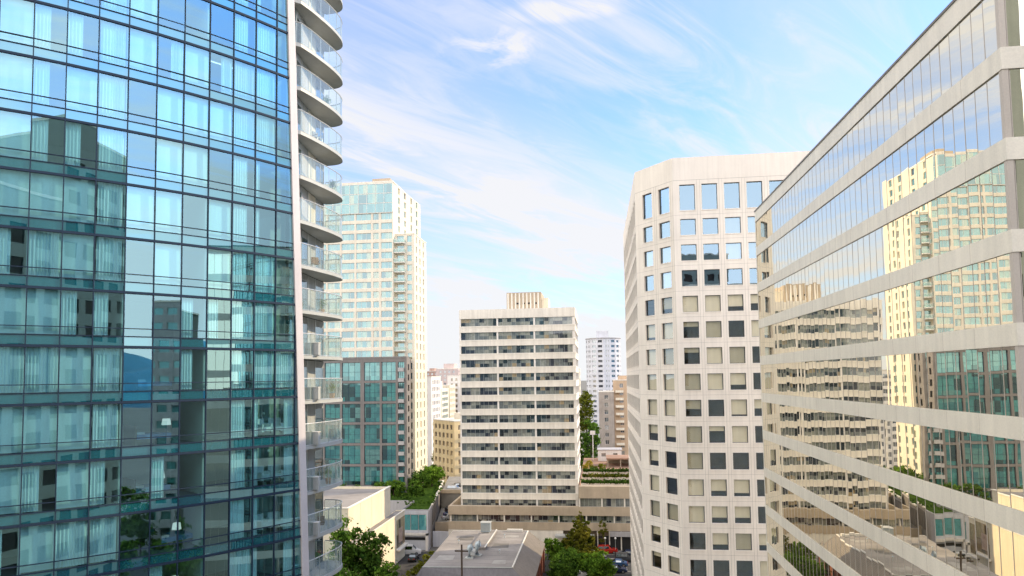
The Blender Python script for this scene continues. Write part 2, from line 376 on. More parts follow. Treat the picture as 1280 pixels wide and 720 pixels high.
# ------------------------------------------------------------------ curved curtain-wall tower on the left
OX, OY, RA = -59.3838, 66.5585, 45.317
def cw(X, d): return (X*math.cos(YAW)-d*math.sin(YAW), X*math.sin(YAW)+d*math.cos(YAW))
def arc(s, off=0.): a = s/RA; return Vector((OX+(RA+off)*math.cos(a), OY+(RA+off)*math.sin(a), 0))
FH = 3.1; Z0 = 63.8
def zk(k): return Z0-FH*k
def sb(z): return -24.53+(65.5-z)*.0351
S = lambda i: -25.3-1.5*i
gt = thing('curved_glass_tower', 'tall tower with a curved blue green glass curtain wall, white edge fin and rounded balconies', 'glass tower', (-28, 40, 0))
KT, KB = -7, 20                      # top and bottom storey
IMAX = 17
cells = []
for k in range(KT, KB):
    for i in range(-2, IMAX):
        zt = zk(k); 
        if S(i+1) > sb(zt)-.1: continue
        q = (arc(S(i))+arc(S(i+1)))/2; d, inn = seen((q.x, q.y, zt-1.3)); cells.append((0 if inn else 1, d, k, i))
cells.sort()
wmesh = None; wst, cst, gst = MB(), MB(), MB(); nwin = 0
def pleat(x0, x1, h, seed, amp=.035, per=.16):
    rnd = random.Random(seed); n = max(4, int((x1-x0)/per)*4); m = MB(); ph = rnd.random()*6
    for j in range(n+1):
        x = x0+(x1-x0)*j/n; y = amp*math.sin(ph+x/per*6.28+.6*math.sin(x*5+ph)); m.v += [(x, y, -h), (x, y*.8, 0)]
    for j in range(n): m.f.append([2*j, 2*j+2, 2*j+3, 2*j+1]); m.mi.append(0)
    return m
def flat(x0, x1, h): m = MB(); m.face([(x0, 0, -h), (x1, 0, -h), (x1, .02, 0), (x0, .02, 0)]); return m
CUR = {}
def curtain_kind(k, i, rnd):
    r = rnd.random()
    if i >= 7: return 'flat' if r < .72 else ('full' if r < .86 else 'half_l')
    if i == 6: return 'wide' if r < .8 else 'half_l'
    if i in (2, 3, 4, 5):
        if k < 6: return 'flat' if r < .55 else (None if r < .8 else 'half_r')
        return None if r < .78 else 'half_l'
    if i == 1: return 'half_l2' if r < .75 else 'full'
    if i == 0: return 'full' if (k < 8 and r < .7) else 'quarter_l'
    return 'full' if (k < 8 and r < .7) else 'half_r'
def curtain(kind, v):
    key = (kind, v)
    if key not in CUR:
        h = 2.46
        a = {'flat': lambda: flat(.03, 1.47, h), 'full': lambda: pleat(.03, 1.47, h, v), 'wide': lambda: pleat(.12, 1.36, h, v), 'half_l': lambda: pleat(.03, .75, h, v),
             'half_l2': lambda: pleat(.05, 1.05, h, v), 'half_r': lambda: pleat(.8, 1.47, h, v), 'quarter_l': lambda: pleat(.03, .42, h, v)}[kind]()
        CUR[key] = (a, a.mesh('curtain', M['curtain']))
    return CUR[key]
def cell_window(w):
    m = MB()
    m.face([(.03, 0, -2.03), (w-.03, 0, -2.03), (w-.03, 0, -.1), (.03, 0, -.1)])
    m.face([(.03, 0, -2.48), (w-.03, 0, -2.48), (w-.03, 0, -2.08), (.03, 0, -2.08)])
    return m
for inn, d, k, i in cells:
    rnd = random.Random(k*91+i*7+5); zt = zk(k); a, b = arc(S(i+1)), arc(S(i)); w = (b-a).length; u = (b-a).normalized(); rz = math.atan2(u.y, u.x); n = Vector((u.y, -u.x, 0))
    clip = S(i) > sb(zt-2.5)+.001 or S(i) > sb(zt)
    ck = curtain_kind(k, i, rnd); cm = curtain(ck, rnd.randint(0, 3)) if ck else None
    if clip: ck = None
    if not clip and nwin < 100 and inn == 0:
        if wmesh is None: wmesh = cell_window(w).mesh('window', M['teal_glass'])
        o = put('window', wmesh, gt, (a.x+28, a.y-40, zt), rz+rnd.gauss(0, .007), rnd.gauss(0, .004)); nwin += 1
        if cm: put('curtain', cm[1], o, (0, .2, 0))
    else:
        def wp(x, y, z): return a+u*x-n*y+Vector((0, 0, zt+z))
        if clip:
            def lim(z): return max(.04, min(w, (sb(zt+z)-S(i+1))/1.5*w-.02))
            for z0, z1 in ((-2.03, -.1), (-2.48, -2.08)): wst.face([wp(.03, 0, z0), wp(lim(z0), 0, z0), wp(lim(z1), 0, z1), wp(.03, 0, z1)])
        else:
            for f in cell_window(w).f:
                t = cell_window(w).v; wst.face([wp(*t[e]) for e in f])
            if cm:
                c = cm[0]; j = len(cst.v); cst.v += [tuple(wp(x, y+.2, z)) for x, y, z in c.v]; cst.f += [[j+e for e in f] for f in c.f]; cst.mi += c.mi
wst.build('window', M['teal_glass'], gt)['kind'] = 'stuff'
cst.build('curtain', M['curtain'], gt)['kind'] = 'stuff'
for k in range(KT, KB):
    zt = zk(k); sp, sl = MB(), MB()
    def seg(m, za, zb_, o0, o1, close=True):
        for i in range(-2, IMAX):
            s0 = S(i+1)
            if s0 > sb(zt)-.02: continue
            sA, sB = min(S(i), sb(za)), min(S(i), sb(zb_))
            p0, p1 = arc(s0, o1), arc(sA, o1); q1 = arc(sB, o1)
            if not close:
                m.face([(p0.x, p0.y, za), (p1.x, p1.y, za), (q1.x, q1.y, zb_), (p0.x, p0.y, zb_)]); continue
            m.prism([arc(s0, o1), arc(sA, o1), arc(sA, o0), arc(s0, o0)], za, zb_)
    seg(sp, zt-3.1+.07, zt-2.55, 0, .0, False)
    for za, zb_, pr in ((zt-.075, zt+.06, .07), (zt-2.08, zt-2.035, .045), (zt-2.54, zt-2.49, .05)): tr = MB(); seg(tr, za, zb_, -.06, pr); tr.build('transom', M['blackmull'], gt)
    sp.build('spandrel_panel', M['spandrel'], gt)
    pts = [arc(S(i), -.16) for i in range(IMAX, -1, -1)]+[arc(min(sb(zt), S(-1)), -.3)]
    inn_ = [arc(S(i), -7.5) for i in range(0, IMAX+1, 4)]
    sl.prism(pts+inn_, zt+.06, zt+.5); sl.build('floor_slab', [M['interior']], gt)
    cp = MB(); cp.face([(p.x, p.y, zt+.504) for p in pts+inn_]); cp.build('carpet', M['carpet'], gt)
for i in range(-1, IMAX+1):
    zb0 = zk(KB)
    zt = 65.5-(S(i)+24.53)/.0351 if S(i) > -26.3 else zk(KT)+2.5
    p, q = arc(S(i), -.09), arc(S(i), .075); mb = MB(); mb.obox(p, q, .052, zb0, min(zt, zk(KT)+2.5)); mb.build('mullion', M['blackmull'], gt)
for s in (-29.8, -34.3, -38.8, -43.3):
    p, q = arc(s, -.25), arc(s, -6); mb = MB(); mb.obox(p, q, .14, zk(KB), zk(KT)+2.4); mb.build('partition_wall', M['interior'], gt)
mb = MB()
for i in range(0, IMAX): mb.obox(arc(S(i+1), -5.5), arc(S(i), -5.5), .15, zk(KB), zk(KT)+2.4)
mb.build('back_wall', M['interior'], gt)
# white slanting fin at the end of the curtain wall
zb0, zt0 = zk(KB), zk(KT)+3.4
mb = MB()
def finring(z):
    s = sb(z); return [(arc(s-.03, -.3), z), (arc(s-.03, .16), z), (arc(s+.50, .16), z), (arc(s+.50, -.3), z)]
rb, rt_ = finring(zb0), finring(zt0)
for a in range(4):
    b = (a+1) % 4; mb.face([(rb[a][0].x, rb[a][0].y, zb0), (rb[b][0].x, rb[b][0].y, zb0), (rt_[b][0].x, rt_[b][0].y, zt0), (rt_[a][0].x, rt_[a][0].y, zt0)])
mb.face([(p.x, p.y, z) for p, z in rt_]); mb.build('edge_fin', M['fin'], gt)
# rest of the tower's envelope
W0, W1 = Vector((*cw(-15.0, 46.0), 0)), Vector((*cw(-14.75, 53.3), 0)); 
mb = MB(); zr = zk(KT)+2.6
ring = [W1, Vector((-26, 62, 0)), Vector((-42, 72, 0)), Vector((-60, 66, 0)), Vector((-62, 40, 0)), arc(S(IMAX), -.2)]
for a, b in zip(ring[:-1], ring[1:]): mb.face([(a.x, a.y, 0), (b.x, b.y, 0), (b.x, b.y, zr), (a.x, a.y, zr)])
mb.build('rear_wall', M['spandrel'], gt)
mb = MB(); mb.face([(p.x, p.y, zr) for p in [arc(S(i), -.1) for i in range(IMAX, -1, -1)]+[W0]+ring]); mb.build('roof', M['roofgrey'], gt)
# rounded balconies up the pointed end
ud = (W1-W0).normalized(); nd = Vector((ud.y, -ud.x, 0)); WL = (W1-W0).length
OUT = [(-15.05, 45.95), (-14.4, 46.35), (-13.98, 47.35), (-13.6, 48.5), (-13.25, 49.65), (-13.0, 50.8), (-12.92, 51.7), (-13.1, 52.6), (-13.65, 53.15), (-14.6, 53.4)]
OUT = [Vector((*cw(*p), 0)) for p in OUT]
def catmull(P, n=4):
    r = []
    for i in range(len(P)-1):
        p0, p1, p2, p3 = P[max(i-1, 0)], P[i], P[i+1], P[min(i+2, len(P)-1)]
        for j in range(n):
            t = j/n; r.append(.5*((2*p1)+(p2-p0)*t+(2*p0-5*p1+4*p2-p3)*t*t+(3*p1-p0-3*p2+p3)*t*t*t))
    return r+[P[-1]]
RAIL = [OUT[0]]+catmull(OUT[1:], 4)
def inset(P, d):
    c = Vector((*cw(-14.9, 49.8), 0)); return [p+(c-p).normalized()*d for p in P]
BALC = {}
def balcony(k):
    zf = zk(k)-.32                       # top of the slab
    if not BALC:
        sl = MB(); sl.prism(RAIL+[W1, W0], -.2, 0); BALC['slab'] = sl.mesh('slab', M['soffit'], (W0.x, W0.y, 0))
        ed = MB()
        o2 = inset(RAIL, -.03)
        for a, b, c, d in zip(o2[:-1], o2[1:], inset(RAIL[1:], .03), inset(RAIL[:-1], .03)): ed.prism([a, b, c, d], -.215, .012)
        BALC['edge'] = ed.mesh('slab_edge', M['slabedge'], (W0.x, W0.y, 0))
        gl = MB(); rr = inset(RAIL, .04)
        for a, b in zip(rr[:-1], rr[1:]): gl.face([(a.x, a.y, .07), (b.x, b.y, .07), (b.x, b.y, 1.5), (a.x, a.y, 1.5)])
        BALC['glass'] = gl.mesh('railing_glass', M['rail_glass'], (W0.x, W0.y, 0))
        hr = MB(); hr.tube([(p.x, p.y, 1.53) for p in rr], .035, 6); hr.tube([(p.x, p.y, .06) for p in rr], .02, 5)
        BALC['rail'] = hr.mesh('handrail', M['steel'], (W0.x, W0.y, 0))
        ps = MB(); q = inset(RAIL, .08)
        for j in [0, 1, 5, 9, 13, 17, 21, 25, 29, 33]:
            if j < len(q): ps.box(q[j].x-.02, q[j].x+.02, q[j].y-.02, q[j].y+.02, 0, 1.5)
        BALC['post'] = ps.mesh('railing_post', M['steel'], (W0.x, W0.y, 0))
    sl = put('balcony', BALC['slab'], gt, (W0.x+28, W0.y-40, zf))
    for n_, key in (('slab_edge', 'edge'), ('railing_glass', 'glass'), ('handrail', 'rail'), ('railing_post', 'post')): put(n_, BALC[key], sl)
    rnd = random.Random(k+40)
    def panel(a, b, z0, z1, mt, nm, off=0.):
        p, q = W0+ud*a+nd*off, W0+ud*b+nd*off; m = MB(); m.obox(p, q, .08, z0, z1); m.build(nm, mt, gt)
    H = FH-.25
    panel(.0, .9, zf, zf+H, M['door_glass'], 'end_glazing')
    panel(1.0, 2.1, zf+.02, zf+2.35, M['door_glass'], 'balcony_door')
    panel(2.16, 3.5, zf+.02, zf+2.35, M['greywall'] if k < 5 else M['door_glass'], 'balcony_door')
    panel(3.56, 5.2, zf, zf+H, M['endcream'] if k < 5 else M['endwall'], 'end_wall')
    panel(5.26, 7.2, zf+.02, zf+2.35, M['door_glass'], 'balcony_door')
    for j, a in enumerate((.95, 2.13, 3.53, 5.23, 7.24)): panel(a-.03, a+.03, zf, zf+H, M['steel'], 'door_frame', .03)
    panel(1.0, 3.5, zf+2.35, zf+H, M['endwall'], 'end_wall', .001); panel(5.26, 7.2, zf+2.35, zf+H, M['endwall'], 'end_wall', .001)
for k in range(KT, KB): balcony(k)
mb = MB(); mb.face([tuple(p) for p in ((W0+ud*1-nd*3).to_tuple()[:2]+(0,), (W1-nd*3).to_tuple()[:2]+(0,), (W1-nd*3).to_tuple()[:2]+(zr,), (W0+ud*1-nd*3).to_tuple()[:2]+(zr,))]); mb.build('back_wall', M['interior'], gt)
# condenser units and chairs on the balconies
def ac_unit():
    t = thing('air_conditioner', '', 'air conditioner', (0, 0, 0), 0, 'condenser units on the rounded balconies')
    m = MB(); m.box(-.5, .5, -.2, .2, .06, .9); m.box(-.4, -.3, -.18, .18, 0, .06); m.box(.3, .4, -.18, .18, 0, .06); m.build('casing', M['slabedge'], t)
    m = MB()
    for j in range(9): m.box(-.46+j*.105, -.42+j*.105, -.225, -.2, .12, .84)
    m.build('grille', M['steel'], t)
    m = MB(); m.box(-.52, .52, -.22, .22, .905, .94); m.build('lid', M['white'], t)
    return t
AC = None
def deck(k): return zk(k)-.32
for num, k in enumerate((7, 8, 9, 10, 11)):
    p = cw(-14.0, 47.95); lab = ['topmost', 'second from the top', 'middle one', 'second from the bottom', 'lowest'][num]+' of the dark slatted condenser units on the rounded balconies'
    if AC is None: AC = ac_unit(); AC.location = (p[0], p[1], deck(k)); AC['label'] = lab
    else: dup(AC, (p[0], p[1], deck(k)), 0, lab)
    if num == 0: AC.rotation_euler = (0, 0, 0)
def patio_chair(label, loc, rz, mt):
    t = thing('patio_chair', label, 'chair', (0, 0, 0), rz, 'chairs on the rounded balconies')
    m = MB(); m.box(-.26, .26, -.26, .26, .40, .46); m.build('seat', mt, t)
    m = MB(); m.prism([(-.26, .22), (.26, .22), (.26, .28), (-.26, .28)], .46, .95); m.build('backrest', mt, t)
    for x in (-.23, .23):
        for y in (-.23, .23): m = MB(); m.box(x-.02, x+.02, y-.02, y+.02, 0, .4); m.build('leg', M['steel'], t)
        m = MB(); m.box(x-.03, x+.03, -.25, .25, .62, .66); m.build('armrest', mt, t)
    t.location = loc
    return t
p = cw(-14.0, 48.6); patio_chair('orange brown patio chair on a balcony half way up the tower end', (p[0], p[1], deck(5)), .6, M['timber'])
p = cw(-14.1, 48.9); patio_chair('white patio chair behind the glass of a lower rounded balcony', (p[0], p[1], deck(9)), 2.2, M['white'])
def potted_plant(label, loc, seed):
    t = thing('potted_plant', label, 'plant', (0, 0, 0), 0, 'plants on the rounded balconies')
    m = MB(); m.lathe([(0, 0), (.17, 0), (.23, .42), (.2, .42), (.18, .36), (0, .36)], 12); m.build('pot', M['timber'], t)
    m = MB(); m.tube([(0, 0, .36), (.02, 0, .9)], .02, 5); m.build('stem', M['bark'], t)
    rnd = random.Random(seed); m = MB()
    for q in range(260):
        d = Vector((rnd.gauss(0, 1), rnd.gauss(0, 1), rnd.gauss(0, 1))).normalized()*rnd.uniform(.1, .38); c = Vector((0, 0, .85))+Vector((d.x, d.y, d.z*1.2)); b = d.orthogonal().normalized(); e = d.cross(b).normalized(); s_ = .06
        m.face([c-b*s_, c-e*s_*.5, c+b*s_, c+e*s_*.5])
    m.build('foliage', M['leaf'], t); t.location = loc; return t
PP = None
for num, (k, X, d) in enumerate(((1, -13.75, 50.6), (3, -13.6, 51.6), (6, -14.0, 50.2), (8, -13.55, 51.4), (10, -13.7, 50.9))):
    p = cw(X, d); lab = 'potted plant on a rounded balcony, '+['highest up the tower', 'second from the top', 'middle one of five', 'second from the bottom', 'lowest'][num]
    if PP is None: PP = potted_plant(lab, (p[0], p[1], deck(k)), 5)
    else: dup(PP, (p[0], p[1], deck(k)), num*1.1, lab)
p = cw(-14.0, 49.0); patio_chair('grey patio chair on a balcony near the top of the tower end', (p[0], p[1], deck(2)), 1.2, M['greywall'])
p = cw(-13.9, 49.6); patio_chair('brown patio chair on one of the lowest rounded balconies', (p[0], p[1], deck(11)), .2, M['wood'])
# rooms behind the curtain wall
def in_room(i, k, f=.5, dep=1.4):
    p = arc(S(i+1)+1.5*f, -dep); return (p.x, p.y, zk(k+1)+.51)
def table_lamp(label, loc):
    t = thing('floor_lamp', label, 'lamp', (0, 0, 0), 0, 'lit lamps in the tower rooms')
    m = MB(); m.lathe([(.0, 0), (.16, 0), (.15, .03), (.02, .05), (.015, 1.25), (0, 1.25)], 10); m.build('stand', M['blackmull'], t)
    m = MB(); m.lathe([(.26, 1.15), (.21, 1.52)], 14); m.build('lamp_shade', M['shade'], t)
    t.location = loc
    return t
for num, (i, k, f, txt) in enumerate([(4, 8, .7, 'standing lamp with a lit white shade in the uppermost lamp-lit room'),
        (4, 9, .5, 'standing lamp with a lit white shade, second from the top in the column of lamps'), (3, 10, .15, 'standing lamp with a lit white shade, second from the bottom, beside a dark bed'), (3, 11, .1, 'lowest standing lamp with a lit white shade, at the bottom of the glass wall')]):
    if num == 0: L0 = table_lamp(txt, in_room(i, k, f, .9))
    else: dup(L0, in_room(i, k, f, .9), 0, txt)
def armchair(label, loc, rz, mt):
    t = thing('armchair', label, 'armchair', (0, 0, 0), rz, 'armchairs behind the curtain wall')
    m = MB(); m.box(-.4, .4, -.38, .4, .18, .42); m.build('seat', mt, t)
    m = MB(); m.prism([(-.4, .28), (.4, .28), (.36, .44), (-.36, .44)], .42, .95); m.build('backrest', mt, t)
    for x in (-1, 1): m = MB(); m.box(x*.4-.07, x*.4+.07, -.38, .4, .1, .62); m.build('armrest', mt, t)
    for x in (-.34, .34):
        for y in (-.32, .34): m = MB(); m.box(x-.025, x+.025, y-.025, y+.025, 0, .1); m.build('leg', M['wood'], t)
    t.location = loc
    return t
ch = None; rzr = math.atan2((arc(S(0))-arc(S(1))).y, (arc(S(0))-arc(S(1))).x)
for num, k in enumerate((8, 9, 10)):
    for i, f, wd in ((0, .75, 'left'), (-1, .35, 'right')):
        lab = ('%s white armchair of the pair in the %s dark room beside the white fin' % (wd, ['highest', 'middle', 'lowest'][num])); q = in_room(i, k, f, .75); q = (q[0], q[1], q[2]+.25)
        if ch is None: ch = armchair(lab, q, rzr+.3, M['white'])
        else: dup(ch, q, rzr+(.3 if i == 0 else -.4), lab)
armchair('teal armchair beside a pleated curtain near the white fin', in_room(1, 6, .85, .8), rzr, M['spandrel'])
def bed(label, loc, rz, mt):
    t = thing('bed', label, 'bed', (0, 0, 0), rz, 'beds in the tower rooms')
    m = MB(); m.box(-.8, .8, -1, 1, .12, .35); m.build('bed_base', M['wood'], t)
    m = MB(); m.box(-.79, .79, -.98, .98, .352, .62); m.build('mattress', mt, t)
    m = MB(); m.box(-.85, .85, 1.0, 1.08, 0, 1.15); m.build('headboard', M['wood'], t)
    for x in (-.38, .38): m = MB(); m.box(x-.3, x+.3, .5, .95, .622, .76); m.build('pillow', M['white'], t)
    t.location = loc
    return t
BD = None; blu = surf('blue_bedspread', (.12, .26, .5), .9, .2, 1.5, 0)
for num, (i, k, txt) in enumerate([(4, 7, 'blue bed in the highest of the dark open rooms'), (4, 8, 'blue bed behind the glass, second room from the top'), (4, 9, 'blue bed behind the glass in the second room from the bottom'), (3, 10, 'lowest blue bed, close to the bottom of the glass wall')]):
    q = in_room(i, k, .3, 2.3)
    if BD is None: BD = bed(txt, q, rzr+1.57, blu)
    else: dup(BD, q, rzr+1.57, txt)
for label, i, k, dz in (('white glowing tube standing in for a reflected light near the top of the glass wall', 2, 1, 0), ('short white glowing tube standing in for a reflected light toward the left top of the glass wall', 7, 0, 0)):  # tubes added in place of reflections of lights at the viewpoint
    a, b = arc(S(i+1)+.2, -1.2), arc(S(i)+(.6 if i == 2 else -.6), -1.2 if i == 2 else -3); z = zk(k)-.12
    t = thing('tube_reflection', label, 'reflection stand-in', (a.x, a.y, z), 0, 'stand-ins for reflected tube lights')
    m = MB(); m.tube([(a.x, a.y, z), (b.x, b.y, z)], .03, 8); m.build('tube', M['tube'], t)
    m = MB(); m.obox(a, b, .1, z+.04, z+.08); m.build('housing', M['white'], t)

# ------------------------------------------------------------------ mirrored office block on the right
mo = thing('mirrored_office_block', 'long low office block with warm mirror glass and flat beige bands, on the right', 'office block', (30, 47, 0))
XL, YN, YF, XR = 15.5, 27.45, 67.7, 46.
TB = lambda k: 52.3-3.5*k
gm = None; pn = .874; cols = [(YN+.12, YN+1.07)]
y = YN+1.09
while y < YF-.3: cols.append((y+.02, y+pn-.02)); y += pn
YF = cols[-1][1]+.06; cands = []
for k in range(0, 15):
    z0, z1 = TB(k), (54.75 if k == 0 else TB(k-1)-.85)
    for j, (a, b) in enumerate(cols):
        d, inn = seen((XL, (a+b)/2, (z0+z1)/2)); cands.append((0 if inn else 1, d, 'l', k, a, b, z0, z1))
    xx = XL+.25
    while xx < XR-.5:
        d, inn = seen((xx+.7, YN, (z0+z1)/2)); cands.append((0 if inn else 1, d, 'f', k, xx+.02, xx+1.38, z0, z1)); xx += 1.4
cands.sort(); st = MB(); nn = 0; GM = {}
for inn, d, side, k, a, b, z0, z1 in cands:
    rnd = random.Random(int(a*1000)+k*17); w, h = b-a, z1-z0; tz, tx = rnd.gauss(0, .0022), rnd.gauss(0, .0018)
    key = (round(w, 3), round(h, 3))
    if key not in GM:
        m = MB(); m.face([(-w/2, 0, -h/2), (w/2, 0, -h/2), (w/2, 0, h/2), (-w/2, 0, h/2)]); GM[key] = m.mesh('window', M['gold_mirror'])
    if side == 'l': loc, rz = Vector((XL+.02, (a+b)/2, (z0+z1)/2)), -math.pi/2
    else: loc, rz = Vector(((a+b)/2, YN+.02, (z0+z1)/2)), 0
    if nn < 100 and inn == 0: put('window', GM[key], mo, loc-Vector((30, 47, 0)), rz+tz, tx); nn += 1
    else:
        mt = Matrix.Translation(loc) @ Matrix.Rotation(rz+tz, 4, 'Z') @ Matrix.Rotation(tx, 4, 'X')
        st.face([mt @ Vector(p) for p in ((-w/2, 0, -h/2), (w/2, 0, -h/2), (w/2, 0, h/2), (-w/2, 0, h/2))])
st.build('window', M['gold_mirror'], mo)['kind'] = 'stuff'
for k in range(-1, 15):
    z1 = 55.75 if k < 0 else TB(k); z0 = 54.75 if k < 0 else z1-.85
    if k == 14: z0 = 0
    m = MB(); e = .05
    for poly in ([(XL-e, YN-e), (XL+.12, YN+.12), (XL+.12, YF), (XL-e, YF)], [(XL-e, YN-e), (XR, YN-e), (XR, YN+.12), (XL+.12, YN+.12)]):
        m.prism(poly, z0, z1)
    if k >= 0:
        yy = YN+1.09+pn*2
        while yy < YF: m.box(XL-e-.004, XL-e+.01, yy-.010, yy+.010, z0+.004, z1-.004, 1); yy += pn*3
    m.build('spandrel_band', [M['sandband'], M['mull']], mo)
m = MB(); m.box(XL-.1, XR, YN-.1, YN+.4, 55.752, 55.87); m.box(XL-.1, XL+.4, YN+.4, YF+.05, 55.752, 55.87); m.build('parapet_cap', M['sandcap'], mo)
for a, b in cols:
    m = MB(); m.box(XL+.012, XL+.08, b+.002, b+.038, 3, 54.76); m.build('mullion', M['mull'], mo)
xx = XL+.25
while xx < XR-.5: m = MB(); m.box(xx-.018, xx+.018, YN+.012, YN+.08, 3, 54.76); m.build('mullion', M['mull'], mo); xx += 1.4
m = MB(); m.box(XL-.02, XL+.2, YN-.02, YN+.2, 3, 54.76); m.build('corner_post', M['mull'], mo)
m = MB(); m.box(XL+.5, XR-.3, YN+.5, YF-.02, 0, 55.2); m.build('core', M['officein'], mo)
m = MB(); m.box(XL, XR, YF-.018, YF+.2, 0, 55.75); m.box(XR-.29, XR+.02, YN, YF, 0, 55.75); m.build('rear_wall', M['sandband'], mo)

# ------------------------------------------------------------------ white precast block with the cut corner
wb = thing('white_precast_office_block', 'white concrete office block with a cut corner and square recessed windows', 'office block', (23, 109, 0))
RW_ = random.Random(2024)
ROWS = [(62.5, 66.04)]+[(59.1-3.5*k, 61.3-3.5*k) for k in range(16)]
ZT = 69.8; cu = Vector((4.75, -5.8)).normalized(); CL = Vector((4.75, -5.8)).length
FR = span(.86, 2.95, 2.05, 9); CH = [(1.45, 3.35), (4.65, 6.75)]; LF = span(1.2, 3.0, 1.9, 14)
for P0, u, L, hu, nm in (((10.75, 94), (1, 0), 28.0, FR, 'front_wall'), ((6, 99.8), cu, CL, CH, 'corner_wall'), ((6, 143.8), (0, -1), 44.0, LF, 'side_wall')):
    uu = Vector((u[0], u[1], 0)); n = Vector((uu.y, -uu.x, 0))
    def trims(mb):
        def strip(a0, a1, z0, z1, mi, pr=.006, bk=.01):
            p = [Vector((P0[0], P0[1], 0))+uu*a+n*o for a, o in ((a0, pr), (a1, pr), (a1, -bk), (a0, -bk))]; mb.prism([(q.x, q.y) for q in p], z0, z1, mi)
        for i, (a, b) in enumerate(hu):
            nx = hu[i+1][0] if i+1 < len(hu) else b+.9
            for dx in (-.2, .2): strip((b+nx)/2+dx-.013, (b+nx)/2+dx+.013, 3, 66.6, 1)
            for z0, z1 in ROWS: strip(a-.08, b+.08, z0-.14, z0-.03, 0, .05)
        for z0, z1 in ROWS:
            if z0 > 8: strip(.02, L-.02, z0-.66, z0-.635, 1)
        strip(.02, L-.02, 66.62, 66.66, 1)
    facade(wb, P0, u, L, 0, ZT, hu, ROWS, .36, [M['precast'], M['joint']], nm, extra=trims)
    if nm != 'side_wall':
        wn = 'window' if nm == 'front_wall' else 'corner_window'; vis = hu[:5]
        got = windows(wb, P0, u, vis, ROWS[:4], .36, [M['blackmull'], M['sky_reflect_glass']], fr=.05, off=.1, name=wn)
        got += [(o, w, h, i, j+4) for o, w, h, i, j in windows(wb, P0, u, vis, ROWS[4:], .36, [M['blackmull'], M['office_glass']], fr=.05, off=.1, name=wn)]
        if len(hu) > 5: windows(wb, P0, u, hu[5:], ROWS, .36, [M['blackmull'], M['office_glass']], fr=.05, off=.1, cap=0)
        for o, w, h, i, j in got:
            r = RW_.random(); rnd = RW_
            if r < .74 and j > 0:
                hh = h*(1.0 if r < .36 else rnd.choice([.55, .7, .82, .9, .3]))
                if j < 4 and r > .4: continue
                bl = MB(); bl.face([(.05, 0, h-hh+.03), (w-.05, 0, h-hh+.03), (w-.05, 0, h-.04), (.05, 0, h-.04)]); bl.box(.05, w-.05, -.012, .012, h-hh, h-hh+.03)
                put('blind', bl.mesh('blind', M[RW_.choice(['blind', 'blind', 'blind_dark'])]), o, (0, .14, 0))
    else: windows(wb, P0, u, hu, ROWS, .36, [M['blackmull'], M['office_glass']], fr=.05, off=.1, cap=0)
pl = [(6.3, 143.5), (6.3, 99.93), (10.9, 94.33), (38.7, 94.33), (38.7, 143.5)]
for j, (z0, z1) in enumerate(ROWS):
    m = MB(); m.prism([(x+(.15 if x < 20 else -.1), y+(.15 if y < 110 else 0)) for x, y in pl], z0-1.15, z0-.12); m.build('floor_slab', M['officein'], wb)
m = MB(); m.prism([(9.5, 142), (9.5, 101), (12.2, 97.2), (37, 97.2), (37, 142)], 0, 69); m.build('core', M['officein'], wb)
m = MB(); m.prism([(6.02, 143.7), (6.02, 99.82), (10.77, 94.02), (38.7, 94.02), (38.7, 143.7)], 69.0, 69.78); m.build('roof', M['roofgrey'], wb)
m = MB(); m.box(38.72, 38.9, 94, 143.8, 0, ZT); m.box(6, 38.7, 143.82, 144, 0, ZT); m.build('rear_wall', M['precast'], wb)
# ------------------------------------------------------------------ banded slab block in the middle
cb = thing('banded_office_slab', 'pale slab office block in the centre with stacked white bands and strip windows', 'office block', (-19.3, 177, 0))
X0, X1, Y0, Y1 = -33.4, -5.2, 165., 190.
TOP = lambda k: 54.78-3.365*k
wv = {}
for k in range(14):
    zt = TOP(k); zb_ = zt-1.86
    for (a, b) in ((-33.15, -24.25), (-23.85, -15.2), (-14.8, -5.45)):
        key = round(b-a, 2)
        if key not in wv: wv[key] = window_mesh(b-a, 1.86, .05, 8).mesh('window', [M['slabedge'], M['strip_pane']])
        put('window', wv[key], cb, (a+19.3, Y0+.16-177, zb_))
    key = 'side'
    if key not in wv: wv[key] = window_mesh(24.0, 1.86, .05, 20).mesh('side_window', [M['slabedge'], M['strip_pane']])
    put('side_window', wv[key], cb, (X1-.55+19.3, Y0+.5-177, zb_), math.pi/2)
for k in range(15):
    z0 = TOP(k)+.001 if k else 54.78; z1 = 57.0 if k == 0 else TOP(k-1)-1.86
    if k == 14: z0 = 7.9
    if k == 0:
        m = MB(); m.box(X0-.1, X1+.1, Y0-.1, Y1, z0, z1); m.build('parapet', M['concrete'], cb); continue
    zl = z0 if k < 14 else z0
    m = MB(); m.box(X0-.05, X1+.05, Y0-.05, Y1-.01, zl+.0, z1-.3); m.box(X0-.1, X1+.12, Y0-.1, Y1-.005, z1-.3, z1)
    m.box(X0-.09, X1+.09, Y0-.09, Y1-.008, zl-.02, zl+.16); m.build('spandrel_band', M['concrete'], cb)
for x in (-33.3, -24.05, -15.0, -5.32):
    m = MB(); m.box(x-.19, x+.19, Y0+.02, Y0+.3, 9.2, 54.77); m.build('pier', M['white'], cb)
for y in (165.3, 171, 177, 183, 189.5):
    m = MB(); m.box(X1-.6, X1-.02, y-.18, y+.18, 9.2, 54.77); m.build('pier', M['white'], cb)
m = MB(); m.box(X0+.3, X1-.6, Y0+.7, Y1-.02, 0, 56.4); m.build('core', M['officein'], cb)
m = MB(); m.box(X0-.08, X0+.29, Y0+.2, Y1-.03, 0, 54.77); m.build('end_wall', M['concrete'], cb)
ph = MB(); ph.box(-22.3, -13.6, 170, 179, 56.4, 61.6); pho = ph.build('penthouse', M['tan'], cb)
m = MB()
